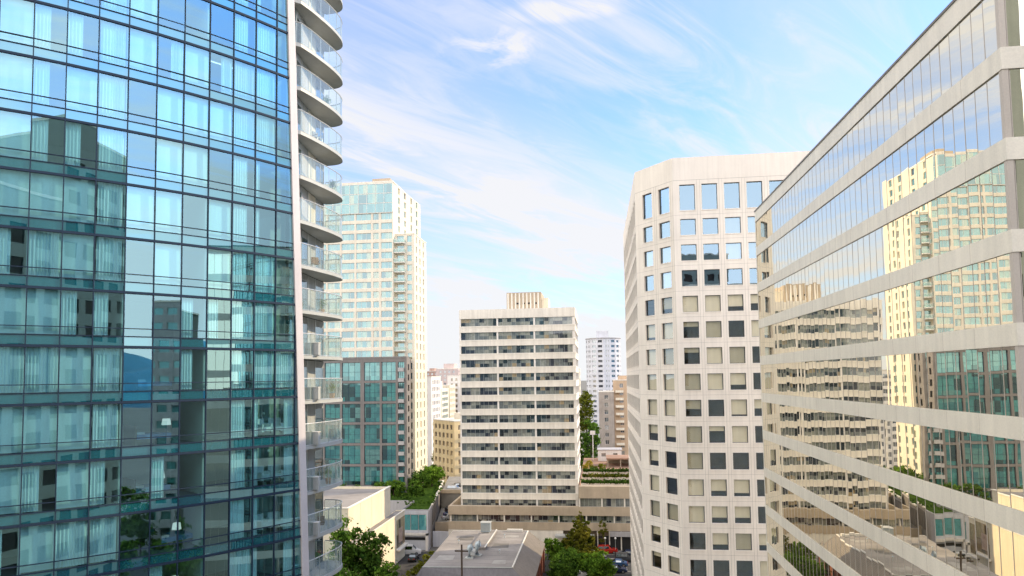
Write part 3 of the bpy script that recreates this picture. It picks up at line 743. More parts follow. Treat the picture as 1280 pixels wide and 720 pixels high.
for j in range(9): m.box(-22.1+j*.95, -21.75+j*.95, 169.9, 169.998, 57, 61.4)
for j in range(4): m.box(-19.9+j*1.5, -19.2+j*1.5, 169.93, 169.999, 58.6, 59.0, 1)
m.build('penthouse_rib', [M['concrete'], M['dark']], pho)
m = MB(); m.box(-13.58, -11.9, 171, 177, 56.4, 60.2); m.build('stair_head', M['creamlit'], cb)

# podium across the foot of the slab
pd = thing('tan_podium', 'low tan podium with long dark strip windows and a roof garden, below the slab block', 'podium building', (-12, 175, 0))
m = MB(); m.box(-35.6, 16, 162.6, 222, 0, 8.0); m.box(-4.9, 16, 162.6, 222, 8., 14.2); m.build('core', M['officein'], pd)
for x0, x1, y0, z0, z1, mt, nm in ((-36, 16.2, 161.8, 7.95, 9.95, 'tan', 'spandrel_band'), (-36, 16.2, 162.0, 4.5, 6.25, 'tan', 'spandrel_band'), (-5.0, 16.2, 161.9, 11.95, 14.7, 'tan', 'parapet'), (-36, -9, 162.1, 0, 4.49, 'concrete', 'street_wall')):
    m = MB(); m.box(x0, x1, y0, 163.2, z0, z1); m.build(nm, M[mt], pd)
m = MB(); m.box(-36, -35.5, 163.2, 222, 0, 9.9); m.build('side_wall', M['tan'], pd)
pw = {}
for z0, z1, a0, a1, n in ((6.27, 7.93, -35.4, 16, 8), (9.97, 11.93, -4.8, 16, 4)):
    w = (a1-a0)/n
    for j in range(n):
        key = (round(w, 2), z1-z0)
        if key not in pw: pw[key] = window_mesh(w-.25, z1-z0, .06, 5).mesh('window', [M['slabedge'], M['strip_pane']])
        put('window', pw[key], pd, (a0+j*w+.12+12, 162.45-175, z0))
        m = MB(); m.box(a0+j*w-.16, a0+j*w+.12, 162.05, 162.58, z0, z1); m.build('pier', M['concrete'], pd)
for j in range(4):
    m = MB(); m.box(-33.2+j*9.15-.2+.0, -33.2+j*9.15+.25, 161.95, 162.6, 9.96, 11.0); 
m = MB(); m.prism([(-10.5, 159.6), (-1.5, 159.6), (-1.5, 162.0), (-10.5, 162.0)], 3.4, 3.75); m.build('canopy', M['steel'], pd)
m = MB(); m.box(-10.2, 14, 162.2, 162.58, .2, 3.3); m.build('shop_front', M['dark'], pd)
for j in range(9): m = MB(); m.box(-9+j*2.7, -8.75+j*2.7, 162.02, 162.22, .14, 4.4); m.build('pier', M['concrete'], pd)
m = MB(); m.box(2, 13, 161.6, 162.0, 3.3, 4.4); m.build('sign_band', M['greywall'], pd)
m = MB(); m.box(-4.9, 16.1, 163.21, 222, 14.2, 14.3); m.build('roof_deck', M['brickpave'], pd)
# roof garden on the podium
GN = 0
for y, z, nm in ((166, 14.3, 'front'), (176, 14.3, 'second'), (186, 14.3, 'third')):
    t = thing('planter_box', 'long concrete planter of clipped green hedge, %s row on the podium roof' % nm, 'planter', (5, y, z), 0, 'planters on the podium roof')
    m = MB(); m.box(-4.5, 16, y-.5, y+.5, z, z+.6); m.build('planter', M['concrete'], t)
    m = MB(); rnd = random.Random(y)
    for j in range(2600):
        x, yy, zz = rnd.uniform(-4.4, 15.9), y+rnd.gauss(0, .36), z+.6+abs(rnd.gauss(0, .33)); s = rnd.uniform(.09, .2)
        a = Vector((rnd.gauss(0, 1), rnd.gauss(0, 1), rnd.gauss(0, 1))).normalized(); b = a.orthogonal().normalized()
        c = Vector((x, yy, zz)); e = a.cross(b); m.face([c-b*s-e*s, c+b*s-e*s, c+b*s+e*s, c-b*s+e*s])
    m.build('foliage', M['grass'] if nm != 'second' else M['leaf_gold'], t)

# ------------------------------------------------------------------ green glass apartment tower on the left middle
at_ = thing('green_glass_apartment_tower', 'slim cream apartment tower with green glass and a stack of corner balconies', 'apartment tower', (-62, 200, 0))
FL = 2.85
def fl(zt, n): return [(zt-FL*j-2.25, zt-FL*j-.35) for j in range(n)]
# tall main shaft
facade(at_, (-84, 190), (1, 0), 26.2, 0, 97.6, [(1, 6), (6.5, 10.2), (10.7, 14.6), (15.1, 19.6), (20.2, 21.9), (22.6, 25.9)], fl(97.4, 33), .25, M['cream'], 'front_wall')
windows(at_, (-84, 190), (1, 0), [(1, 6), (6.5, 10.2), (10.7, 14.6), (15.1, 19.6), (20.2, 21.9), (22.6, 25.9)], fl(97.4, 33), .25, [M['white'], M['tower_pane']], nv=3, fr=.07, cap=70, off=.02)
m = MB(); m.box(-83.7, -58.1, 190.45, 216, 0, 97.2); m.build('core', M['dark'], at_)
m = MB(); m.box(-84, -57.8, 189.98, 216, 97.6, 98.0); m.build('roof', M['concrete'], at_)
# glazed crown over the top three storeys
m = MB()
for j in range(3):
    for i in range(9): m.face([(-81+i*2.57+.05, 189.86, 97.2-2.85*j-2.75), (-81+(i+1)*2.57-.05, 189.86, 97.2-2.85*j-2.75), (-81+(i+1)*2.57-.05, 189.86, 97.2-2.85*j-.1), (-81+i*2.57+.05, 189.86, 97.2-2.85*j-.1)])
cr = m.build('glazed_crown', M['tower_pane'], at_)
m = MB()
for i in range(10): m.box(-81+i*2.57-.05, -81+i*2.57+.05, 189.78, 189.96, 88.9, 97.5)
for j in range(4): m.box(-81.05, -57.8, 189.8, 189.95, 97.2-2.85*j-.08, 97.2-2.85*j+.06)
m.build('crown_frame', M['white'], cr)
facade(at_, (-57.8, 190), (0.05, .99875), 26, 0, 97.3, [(4.5, 6), (10, 11.5), (16, 17.5), (21.5, 23)], fl(97.4, 6), .2, M['creamlit'], 'side_wall'); windows(at_, (-57.8, 190), (0.05, .99875), [(4.5, 6), (10, 11.5), (16, 17.5), (21.5, 23)], fl(97.4, 6), .2, [M['white'], M['tower_pane']], off=.02)
m = MB(); m.prism([(-57.8, 190.05), (-56.6, 215.5), (-83.9, 215.5), (-83.9, 190.05)], 97.0, 97.28); m.build('roof', M['roofgrey'], at_)
m = MB(); m.box(-66, -60.5, 196, 204, 97.4, 100.6); m.build('penthouse', M['tan'], at_)
# lower shoulder with balconies and the bright end bay
facade(at_, (-57.75, 192), (1, 0), 5.6, 0, 82.5, [(.5, 2.6), (3.5, 4.9)], fl(82.4, 28), .3, M['cream'], 'front_wall')
windows(at_, (-57.75, 192), (1, 0), [(.5, 2.6), (3.5, 4.9)], fl(82.4, 28), .3, [M['white'], M['tower_pane']], nv=1, fr=.07, cap=100, off=.02)
facade(at_, (-52.12, 192), (0, 1), 14, 0, 82.5, [(2, 3.2), (6, 7.2), (10, 11.2)], fl(82.4, 28), .25, M['creamlit'], 'side_wall')
windows(at_, (-52.12, 192), (0, 1), [(2, 3.2), (6, 7.2), (10, 11.2)], fl(82.4, 28), .25, [M['white'], M['tower_pane']], cap=0, off=.02)
m = MB(); m.box(-57.7, -52.45, 192.5, 205.9, 0, 82.4); m.build('core', M['creamlit'], at_)
m = MB(); m.box(-57.75, -52.0, 191.9, 206.1, 82.5, 82.7); m.build('roof', M['concrete'], at_)
bal = MB(); bal.box(0, 3.0, 0, 1.7, -.2, 0); bm_ = bal.mesh('balcony', M['white'])
br = MB(); br.box(0, 3.0, 0, .04, .0, .95); br.box(0, .04, .04, 1.7, 0, .95); br.box(2.96, 3.0, .04, 1.7, 0, .95); brm = br.mesh('railing', M['rail_glass'])
bt = MB(); bt.box(-.02, 3.02, -.03, .06, .955, 1.02); btm = bt.mesh('handrail', M['white'])
for j in range(27):
    o = put('balcony', bm_, at_, (-57.7+62, 190.3-200, 82.4-FL*j-2.55)); put('railing', brm, o); put('handrail', btm, o)

wg = thing('brown_teal_wing', 'mid rise brown block with tall teal bay windows in front of the cream tower', 'apartment block', (-65, 195, 0))
BAY = [(1.0, 6.4), (7.0, 12.4), (13.0, 17.5), (18.1, 23.5), (24.6, 29.15), (29.75, 33.8), (34.5, 36.3)]
RW = [(45.2-5.85*j-5.2, 45.2-5.85*j) for j in range(7)]
facade(wg, (-90.2, 187.3), (1, 0), 37.0, 0, 46.2, BAY, RW, .35, M['brown'], 'front_wall')
windows(wg, (-90.2, 187.3), (1, 0), BAY, RW, .35, [M['blackmull'], M['wing_pane']], nv=3, fr=.09, lower=2.45, off=.03)
facade(wg, (-53.2, 187.3), (0, 1), 4.6, 0, 46.2, [(1.2, 2.6)], [(45.0-2.925*j-2.2, 45.0-2.925*j-.5) for j in range(14)], .25, M['brown'], 'side_wall')
m = MB(); m.box(-90.1, -53.6, 187.8, 189.95, 0, 46.1); m.build('core', M['dark'], wg)
m = MB(); m.box(-90.2, -53.18, 187.25, 189.94, 46.2, 46.7); m.build('parapet', M['brown'], wg)
bl_ = MB(); bl_.box(0, 1.7, -.5, 0, -.12, 0); bl_.box(0, 1.7, -.5, -.46, 0, .9); blm = bl_.mesh('balcony', M['greywall'])
for j in range(13): put('balcony', blm, wg, (-55.6+65, 187.3-195, 42.6-2.925*j))


# ------------------------------------------------------------------ low buildings between the towers
def simple_block(name, label, cat, poly, z0, z1, wall, roof, base=None, group=None, par=.5):
    """shell of walls with a parapet round a sunken roof"""
    cx, cy = sum(p[0] for p in poly)/len(poly), sum(p[1] for p in poly)/len(poly)
    t = thing(name, label, cat, (cx, cy, z0), 0, group)
    c = Vector((cx, cy)); inn = [tuple(Vector(p)+(c-Vector(p)).normalized()*.45) for p in poly]
    m = MB(); n = len(poly)
    for i in range(n):
        a, b, ia, ib = poly[i], poly[(i+1) % n], inn[i], inn[(i+1) % n]
        m.face([(*a, z0), (*b, z0), (*b, z1), (*a, z1)]); m.face([(*a, z1), (*b, z1), (*ib, z1), (*ia, z1)]); m.face([(*ia, z1), (*ib, z1), (*ib, z1-par), (*ia, z1-par)])
    m.build('wall', wall, t)
    m = MB(); m.face([(*p, z1-par+.004) for p in inn]); m.build('roof', roof, t)
    return t
h1 = simple_block('white_hall', 'taller of the two sunlit cream walled halls, flat roofed and behind the lower one', 'hall', [(-62, 124), (-46.5, 124), (-46.5, 150), (-62, 150)], 0, 16.3, M['creamlit'], M['roofgrey'])
m = MB(); m.box(-62.1, -46.35, 123.85, 124.3, 16.302, 16.45); m.box(-46.9, -46.35, 124.3, 150.1, 16.302, 16.45); m.build('coping', M['concrete'], h1)
for y in (130.5, 137, 143.5): m = MB(); m.box(-46.497, -46.485, y-.02, y+.02, 10.4, 16.2); m.build('wall_joint', M['joint'], h1)
h2 = simple_block('white_hall', 'lower sunlit cream walled hall with a glazed mural bay at its far end', 'hall', [(-46.48, 120), (-44.5, 120), (-44.5, 154.5), (-46.48, 154.5)], 0, 10.3, M['creamlit'], M['roofgrey'], par=.2)
m = MB(); m.box(-44.7, -44.35, 119.9, 154.6, 10.302, 10.44); m.build('coping', M['concrete'], h2)
m = MB()
for j in range(3): m.box(-44.52, -44.42, 148.0+j*2.1, 149.9+j*2.1, 3.2, 9.2)
gb = m.build('glazed_bay', M['warm_pane'], h2)
m = MB(); m.box(-44.41, -44.38, 149.2, 152.2, 4.0, 7.2); m.build('mural', surf('faded_mural', (.42, .25, .18), .8, .5, .9, 0, tint=(.5, .42, .36)), gb)
m = MB(); m.box(-44.46, -43.6, 147.6, 154.4, 2.7, 3.0); m.build('canopy', M['white'], h2)

tb = simple_block('teal_glass_annex', 'low annex with a teal glass front, white garage portal and planted roof', 'annex', [(-47, 160), (-40.2, 160), (-41, 166), (-47.3, 206), (-62, 206), (-62, 172), (-47, 172)], 0, 9.3, M['greywall'], M['grass'])
facade(tb, (-46.9, 159.55), (1, 0), 6.6, 4.1, 9.2, [(.5, 6.2)], [(4.6, 8.3)], .3, M['bluewhite'], 'front_wall')
windows(tb, (-46.9, 159.55), (1, 0), [(.5, 2.3), (2.35, 4.2), (4.25, 6.2)], [(4.6, 8.3)], .08, [M['steel'], M['annex_pane']], fr=.06)
m = MB(); m.box(-47, -46.4, 159.2, 159.88, 0, 4.0); m.box(-40.9, -40.3, 159.2, 159.88, 0, 4.0); m.box(-47, -40.3, 159.2, 159.88, 3.5, 4.05); m.build('garage_portal', M['white'], tb)
m = MB(); m.box(-46.3, -41, 159.72, 159.95, 0, 2.3); m.box(-46.3, -41, 159.72, 159.95, 3.0, 3.45); m.build('garage_door', M['bluewhite'], tb)
m = MB(); m.box(-46.3, -41, 159.75, 159.96, 2.3, 3.0); m.build('garage_opening', M['dark'], tb)
m = MB()
for j in range(26):
    f = j/26; a = Vector((-41.0, 166.2)).lerp(Vector((-47.2, 205.5)), f); b = Vector((-41.0, 166.2)).lerp(Vector((-47.2, 205.5)), f+.03)
    m.obox(a+Vector((.08, 0)), b+Vector((.08, 0)), .12, 4.5, 8.4)
m.build('louvre_screen', M['brown'], tb)
m = MB(); m.obox((-40.95, 166.2), (-47.15, 205.5), .5, 9.302, 9.6); m.build('coping', M['concrete'], tb)

# brick building with a grey flat roof in the foreground
rb_ = thing('grey_roofed_brick_building', 'low red brick building under a broad grey flat roof with sloping ribbed edges', 'low building', (-22, 130, 0))
m = MB(); m.box(-31.8, -12, 115.6, 145.4, 0, 5.2); m.build('wall', M['brick'], rb_)
m = MB(); m.face([(-30.5, 116.3, 8), (-15, 117, 8), (-15.2, 144.9, 8), (-31.1, 144, 8)]); m.build('roof', M['roofgrey'], rb_)
m = MB()
m.face([(-15, 117, 7.99), (-11.5, 115.2, 5.2), (-11.7, 145.8, 5.2), (-15.2, 144.9, 7.99)])
m.face([(-30.5, 116.3, 7.99), (-32.3, 115.0, 5.2), (-32.3, 145.8, 5.2), (-31.1, 144, 7.99)])
m.face([(-31.1, 144, 7.99), (-32.3, 145.8, 5.2), (-11.7, 145.8, 5.2), (-15.2, 144.9, 7.99)])
for j in range(48):
    f = j/47; a = Vector((-15, 117, 8.0)).lerp(Vector((-15.2, 144.9, 8.0)), f); b = Vector((-11.5, 115.2, 5.2)).lerp(Vector((-11.7, 145.8, 5.2)), f)
    m.tube([a+Vector((0, 0, .01)), b+Vector((0, 0, .03))], .05, 4)
m.build('sloping_roof_edge', M['mansard'], rb_)
m = MB(); m.face([(-30.5, 116.3, 7.99), (-15, 117, 7.99), (-11.5, 115.2, 5.2), (-32.3, 115.0, 5.2)])
for j in range(40):
    f = j/39; a = Vector((-30.5, 116.3, 8)).lerp(Vector((-15, 117, 8)), f); b = Vector((-32.3, 115, 5.2)).lerp(Vector((-11.5, 115.2, 5.2)), f); m.tube([a, b+Vector((0, -.03, .02))], .04, 4)
m.build('front_fascia', M['fascia'], rb_)
m = MB(); m.tube([(-15, 117, 8.05), (-15.2, 144.9, 8.05)], .16, 6); m.tube([(-15.2, 144.9, 8.05), (-31.1, 144, 8.05)], .08, 6); m.build('roof_flashing', M['flash'], rb_)
m = MB(); m.tube([(-30.5, 116.3, 8.03), (-15, 117, 8.03)], .10, 6); m.build('roof_edge_trim', M['slabedge'], rb_)
m = MB(); m.box(-24.4, -21.6, 128.5, 143.6, 8.004, 8.5); m.build('raised_roof_curb', M['roofgrey'], rb_)
m = MB(); m.box(-21.75, -21.5, 128.5, 143.6, 8.502, 8.62); m.box(-19.5, -16.2, 143.9, 144.5, 8.05, 8.55); m.build('curb_flashing', M['flash'], rb_)
for j in range(9):
    y = 119.5+j*2.75; m = MB(); m.box(-30.4, -15.2, y-.035, y+.035, 8.004, 8.014); m.build('roof_seam', M['fascia'], rb_)
pm = surf('newer_roof_membrane', (.36, .345, .33), .9, .2, .5, 0); pm2 = surf('ponding_stain', (.17, .16, .15), .9, .3, .6, 0)
for x0, x1, y0, y1, mt in ((-29.5, -26.2, 121, 124.5, pm), (-20.8, -17.5, 130.5, 134, pm2), (-19, -16.5, 119, 122, pm), (-28.6, -25.4, 136, 139.5, pm2), (-19.8, -16.4, 138.6, 141, pm)):
    m = MB(); m.prism([(x0, y0), (x1, y0+.3), (x1-.3, y1), (x0+.2, y1-.2)], 8.002, 8.02); m.build('roof_patch', mt, rb_)
for j in range(6): m = MB(); m.box(-11.98, -11.7, 117+j*5.2, 117.8+j*5.2, 0, 5.1); m.build('brick_pier', M['brick'], rb_)
for j in range(5): m = MB(); m.box(-11.995, -11.93, 119.2+j*5.2, 121.2+j*5.2, 1.4, 3.6); m.build('window', M['carglass'], rb_)
t = thing('roof_ventilator', 'boxy blue grey ventilator at the far edge of the grey roof', 'ventilator', (-23.4, 141, 8.5))
m = MB(); m.box(-24.4, -22.5, 140.3, 142.0, 8.75, 10.5); m.build('housing', M['duct'], t)
m = MB(); m.box(-24.2, -22.7, 140.5, 141.8, 8.505, 8.75); m.build('base', M['slabedge'], t)
m = MB(); m.box(-24.55, -22.35, 140.15, 142.15, 10.502, 10.62); m.build('lid', M['steel'], t)
m = MB()
for j in range(6): m.box(-24.3, -22.6, 140.24, 140.3, 9.0+j*.22, 9.1+j*.22)
m.build('grille', M['slabedge'], t)
t = thing('roof_ventilator', 'pair of round cowled ventilator ducts in the middle of the grey roof', 'ventilator', (-23, 123, 8))
for x, y, h in ((-23.5, 122.8, 1.9), (-22.4, 124.6, 2.1)):
    m = MB(); m.tube([(x, y, 8.004), (x, y, 8+h*.75), (x+.15, y, 8+h), (x+.55, y, 8+h+.1)], [.5, .5, .55, .55], 14); m.smooth = True; m.build('duct', M['duct'], t)
    m = MB(); m.box(x-.75, x+.75, y-.75, y+.75, 8.003, 8.15); m.build('curb', M['slabedge'], t)
m = MB(); m.box(-23.3, -22.5, 122.5, 124.9, 8.6, 9.2); m.build('fan_box', M['steel'], t)
for x, y, lab in ((-18.5, 126, 'small vent pipe on the right part of the grey roof'), (-27.5, 133, 'small vent pipe on the left part of the grey roof'), (-19.3, 138.5, 'small vent pipe toward the far right of the grey roof')):
    t = thing('vent_pipe', lab, 'vent pipe', (x, y, 8), 0, 'vent pipes on the grey roof')
    m = MB(); m.tube([(x, y, 8.004), (x, y, 8.7)], .11, 8); m.build('pipe', M['steel'], t); m = MB(); m.lathe([(0, .85), (.2, .72), (.2, .68), (0, .68)], 10, (x, y, 8)); m.build('cap', M['duct'], t)
t = thing('utility_pole', 'dark wooden pole with a short crossarm in front of the grey roof', 'pole', (-22.5, 111, 0))
m = MB(); m.tube([(-22.5, 111, 0), (-22.5, 111, 13.2)], [.19, .14], 10); m.build('pole', M['wood'], t)
m = MB(); m.box(-23.6, -21.4, 110.78, 110.9, 12.1, 12.32); c_ = m.build('crossarm', M['wood'], t)
for x in (-23.4, -22.95, -22.05, -21.6): m = MB(); m.lathe([(0, 0), (.05, 0), (.07, .08), (.04, .2), (0, .2)], 8, (x, 110.84, 12.32)); m.build('insulator', M['greywall'], c_)

# parking decks between the annex and the slab
dk = thing('parking_deck', 'two level concrete parking deck squeezed between the annex and the slab block', 'parking deck', (-38, 190, 0))
m = MB(); m.prism([(-40.6, 168), (-36.1, 168), (-36.1, 191.5), (-44.5, 191.5)], 0, 4.0); m.build('lower_deck', M['pave'], dk)
m = MB(); m.prism([(-44.6, 191.6), (-34.2, 191.6), (-34.2, 224), (-49.5, 224)], 0, 8.0); m.build('upper_deck', M['pave'], dk)
m = MB(); m.box(-44.6, -34.2, 191.2, 191.58, 8.0, 9.0); m.build('parapet', M['tan'], dk); m = MB(); m.box(-40.6, -36.1, 167.6, 167.98, 0, 4.9); m.build('parapet', M['tan'], dk)
m = MB(); m.box(-40.1, -36.05, 163.2, 163.6, 0, 3.6); m.build('front_wall', M['bluewhite'], dk)

# ------------------------------------------------------------------ buildings farther off
def block(name, label, cat, x0, x1, y0, y1, z1, wall, pane, pitch=3.0, colw=(3.2, 1.8), base=0, ph=None, side=True, recess=.25, cap=60, top=1.2, hz=1.7, rot=0, group=None, nv=2):
    t = thing(name, label, cat, ((x0+x1)/2, (y0+y1)/2, base), 0, group)
    rows = []; z = z1-top-hz
    while z > base+1: rows.append((z, z+hz)); z -= pitch
    n = max(1, int((x1-x0-.6)/colw[0])); g = (x1-x0-(n-1)*colw[0]-colw[1])/2; hu = span(g, colw[0], colw[1], n)
    facade(t, (x0, y0), (1, 0), x1-x0, base, z1, hu, rows, recess, wall, 'front_wall')
    windows(t, (x0, y0), (1, 0), hu, rows, recess, [M['white'], pane], nv=nv, cap=cap, off=.02)
    if side:
        for P0, u, L in (((x1, y0), (0, 1), y1-y0), ((x0, y1), (0, -1), y1-y0)):
            n = max(1, int((L-.6)/colw[0])); g = (L-(n-1)*colw[0]-colw[1])/2; hu = span(g, colw[0], colw[1], n)
            facade(t, P0, u, L, base, z1, hu, rows, recess, wall, 'side_wall'); windows(t, P0, u, hu, rows, recess, [M['white'], pane], nv=1, cap=0, off=.02)
    m = MB(); m.box(x0+.4, x1-.4, y0+.4, y1-.1, base, z1-.3); m.build('core', M['dark'], t)
    m = MB(); m.box(x0-.1, x1+.1, y0-.1, y1+.1, z1-.002, z1+.35); m.build('roof', M['concrete'], t)
    if ph: m = MB(); m.box(ph[0], ph[1], y0+4, y1-4, z1+.35, ph[2]); m.build('penthouse', wall, t)
    return t
yb = block('yellow_apartment_block', 'sunlit yellow apartment block tucked against the left side of the slab', 'apartment block', -54.8, -44.5, 230, 246, 25.7, M['yellow'], M['warm_pane'], 2.9, (2.9, 1.5))
for j in range(7):
    m = MB(); m.box(-51.5, -48.6, 228.9, 229.98, 3.2+j*2.9, 3.35+j*2.9); b_ = m.build('balcony', M['yellow'], yb)
    m = MB(); m.box(-51.5, -48.6, 228.86, 228.9, 3.36+j*2.9, 4.3+j*2.9); m.build('railing', M['cream'], b_)
m = MB(); m.box(-49.5, -46.5, 234, 240, 26.06, 28.2); m.build('penthouse', M['cream'], yb); yb.rotation_euler = (0, 0, R(40))
block('teal_banded_apartment_block', 'small distant block with teal windows and a stepped crown in the left gap', 'apartment block', -84.2, -76.2, 330, 346, 35.2, M['cream'], M['wing_pane'], 2.9, (2.6, 2.2), ph=(-82.5, -78.5, 39.2))
block('cream_apartment_block', 'narrow distant cream block just right of the teal windowed one', 'apartment block', -82.0, -76.9, 352, 366, 36.8, M['creamlit'], M['far_pane'], 2.9, (2.2, 1.1))
block('tall_cream_apartment_block', 'tallest pale block hard against the left edge of the slab, far off', 'apartment block', -82.5, -72.5, 372, 386, 41.9, M['white'], M['warm_pane'], 2.9, (2.5, 1.2))
block('pink_grey_apartment_block', 'far pinkish grey block with a little penthouse on the left horizon', 'apartment block', -114.8, -98.5, 480, 500, 47.6, M['pinkish'], M['far_pane'], 2.9, (3.2, 1.5), ph=(-110, -102.4, 51.4))
block('red_brown_apartment_block', 'far reddish brown block at the left end of the horizon gap', 'apartment block', -137, -122, 522, 540, 46.5, surf('red_brown_render', (.42, .29, .25), .9), M['far_pane'], 2.9, (3.2, 1.5), ph=(-131, -127, 49.0))
block('distant_flats', 'low pale flats under the horizon, below the pinkish block', 'apartment block', -104, -90, 410, 425, 30, M['greywall'], M['far_pane'], 2.9, (3., 1.4))
wt = thing('rounded_white_tower', 'distant bluish white tower with a curved front, far behind the podium', 'apartment tower', (3.7, 408, 0))
ring_ = [(3.7+10.2*math.cos(a), 411+10.2*math.sin(a)) for a in [2*math.pi*i/16 for i in range(16)]]
mesh_done = 0
for i in range(16):
    a, b = Vector(ring_[i]), Vector(ring_[(i+1) % 16]); u = (b-a).normalized(); L = (b-a).length
    front = (a.y+b.y)/2 < 411
    rows = [(62.3-2.9*j-2.1, 62.3-2.9*j-.6) for j in range(20)] if front else []
    hu = [(.7, L-.7)] if (i % 3) else [(1.2, 2.1), (2.7, 3.3)]
    facade(wt, a, u, L, 0, 62.6, hu if front else [(.7, L-.7)], rows if rows else [(1, 2)], .3, M['bluewhite'], 'wall')
    if front: windows(wt, a, u, hu, rows, .3, [M['white'], M['far_pane']], cap=80, off=.02)
m = MB(); m.prism([(3.7+9.7*math.cos(2*math.pi*i/16), 411+9.7*math.sin(2*math.pi*i/16)) for i in range(16)], 0, 62.4); m.build('core', M['dark'], wt)
m = MB(); m.prism([(3.7+10.6*math.cos(2*math.pi*i/16), 411+10.6*math.sin(2*math.pi*i/16)) for i in range(16)], 62.6, 63.1); m.build('roof', M['greywall'], wt)
m = MB(); m.box(-.2, 6.8, 404, 418, 63.1, 67.2); m.build('penthouse', M['bluewhite'], wt)
ba = block('apricot_apartment_block', 'mid distance apricot apartment block with balconies, in front of the rounded white tower', 'apartment block', 6.4, 15.4, 280, 298, 38.6, M['apricot'], M['far_pane'], 3.0, (2.9, 1.5), ph=(8.5, 12.5, 40.6))
block('grey_apartment_block', 'grey lower wing to the left of the apricot block', 'apartment block', .3, 6.3, 279, 297, 34.0, surf('taupe_render', (.42, .37, .33), .9), M['far_pane'], 3.0, (2.8, 1.6))
for j in range(8):
    m = MB(); m.box(7, 10.2, 278.7, 279.98, 12.6+j*3.0, 12.78+j*3); b_ = m.build('balcony', M['apricot'], ba)
    m = MB(); m.box(7, 10.2, 278.64, 278.7, 12.79+j*3, 13.7+j*3); m.build('railing', M['cream'], b_)
block('white_balcony_block', 'white balconied block in the mirror reflection, between the slab and the cream tower', 'apartment block', -82, -66, 268, 284, 41, M['white'], M['far_pane'], 2.8, (2.7, 1.7))
block('pale_flats', 'pale distant flats hard against the right edge of the slab, behind the trees', 'apartment block', -16, -8.5, 330, 345, 44, M['cream'], M['far_pane'], 2.9, (2.8, 1.4))
# street side blocks that only reflections show
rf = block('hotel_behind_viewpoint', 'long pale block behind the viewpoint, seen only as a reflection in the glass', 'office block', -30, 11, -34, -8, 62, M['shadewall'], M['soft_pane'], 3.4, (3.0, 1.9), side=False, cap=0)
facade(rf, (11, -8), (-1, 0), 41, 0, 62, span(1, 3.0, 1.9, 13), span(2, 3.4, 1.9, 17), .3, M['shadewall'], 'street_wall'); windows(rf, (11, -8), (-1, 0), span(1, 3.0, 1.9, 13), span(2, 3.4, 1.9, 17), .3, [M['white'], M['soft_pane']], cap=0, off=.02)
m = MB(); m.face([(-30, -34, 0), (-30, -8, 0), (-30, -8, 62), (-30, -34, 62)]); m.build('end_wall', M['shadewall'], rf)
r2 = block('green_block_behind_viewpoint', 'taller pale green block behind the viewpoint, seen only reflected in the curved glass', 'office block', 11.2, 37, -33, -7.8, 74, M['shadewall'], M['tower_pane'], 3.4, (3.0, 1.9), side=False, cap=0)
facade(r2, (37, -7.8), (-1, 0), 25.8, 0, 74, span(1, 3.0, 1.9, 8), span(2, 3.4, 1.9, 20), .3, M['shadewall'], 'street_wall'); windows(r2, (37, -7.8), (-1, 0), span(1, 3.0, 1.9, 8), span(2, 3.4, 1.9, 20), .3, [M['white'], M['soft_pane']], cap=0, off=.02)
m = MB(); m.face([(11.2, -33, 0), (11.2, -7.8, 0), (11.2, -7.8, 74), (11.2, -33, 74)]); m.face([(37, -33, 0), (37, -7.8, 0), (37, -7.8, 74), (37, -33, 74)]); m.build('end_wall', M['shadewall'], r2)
r3 = block('glass_block_behind_viewpoint', 'small glass block down the side street, seen only reflected in the curved glass', 'office block', 88, 112, -22, -7, 57.5, M['greywall'], M['wing_pane'], 3.4, (3.2, 2.3), side=True, cap=0)

# white roof house and shrubs behind the podium garden
t = thing('roof_house', 'low white roof house with two dark windows beyond the podium garden', 'roof house', (3.2, 216, 14.3))
facade(t, (-.4, 214), (1, 0), 7.2, 14.3, 17.6, [(1, 2.4), (4.6, 6)], [(15.6, 16.7)], .2, M['white'], 'wall')
windows(t, (-.4, 214), (1, 0), [(1, 2.4), (4.6, 6)], [(15.6, 16.7)], .2, [M['white'], M['far_pane']])
m = MB(); m.box(-.35, 6.75, 214.3, 220, 14.31, 17.5); m.build('core', M['white'], t); m = MB(); m.box(-.6, 7, 213.8, 220.2, 17.6, 17.8); m.build('roof', M['greywall'], t)
t = thing('garden_pavilion', 'flat pinkish brown pavilion roof between the roof garden and the white roof house', 'pavilion', (7, 203, 14.3))
m = MB(); m.box(2, 14, 200, 209, 16.4, 16.75); m.build('roof', M['brickpave'], t)
for x in (2.4, 6, 9.6, 13.6): m = MB(); m.box(x-.15, x+.15, 200.2, 200.5, 14.3, 16.4); m.build('post', M['tan'], t)
m = MB(); m.box(2.2, 13.8, 208.6, 208.9, 14.3, 16.39); m.build('wall', M['tan'], t)

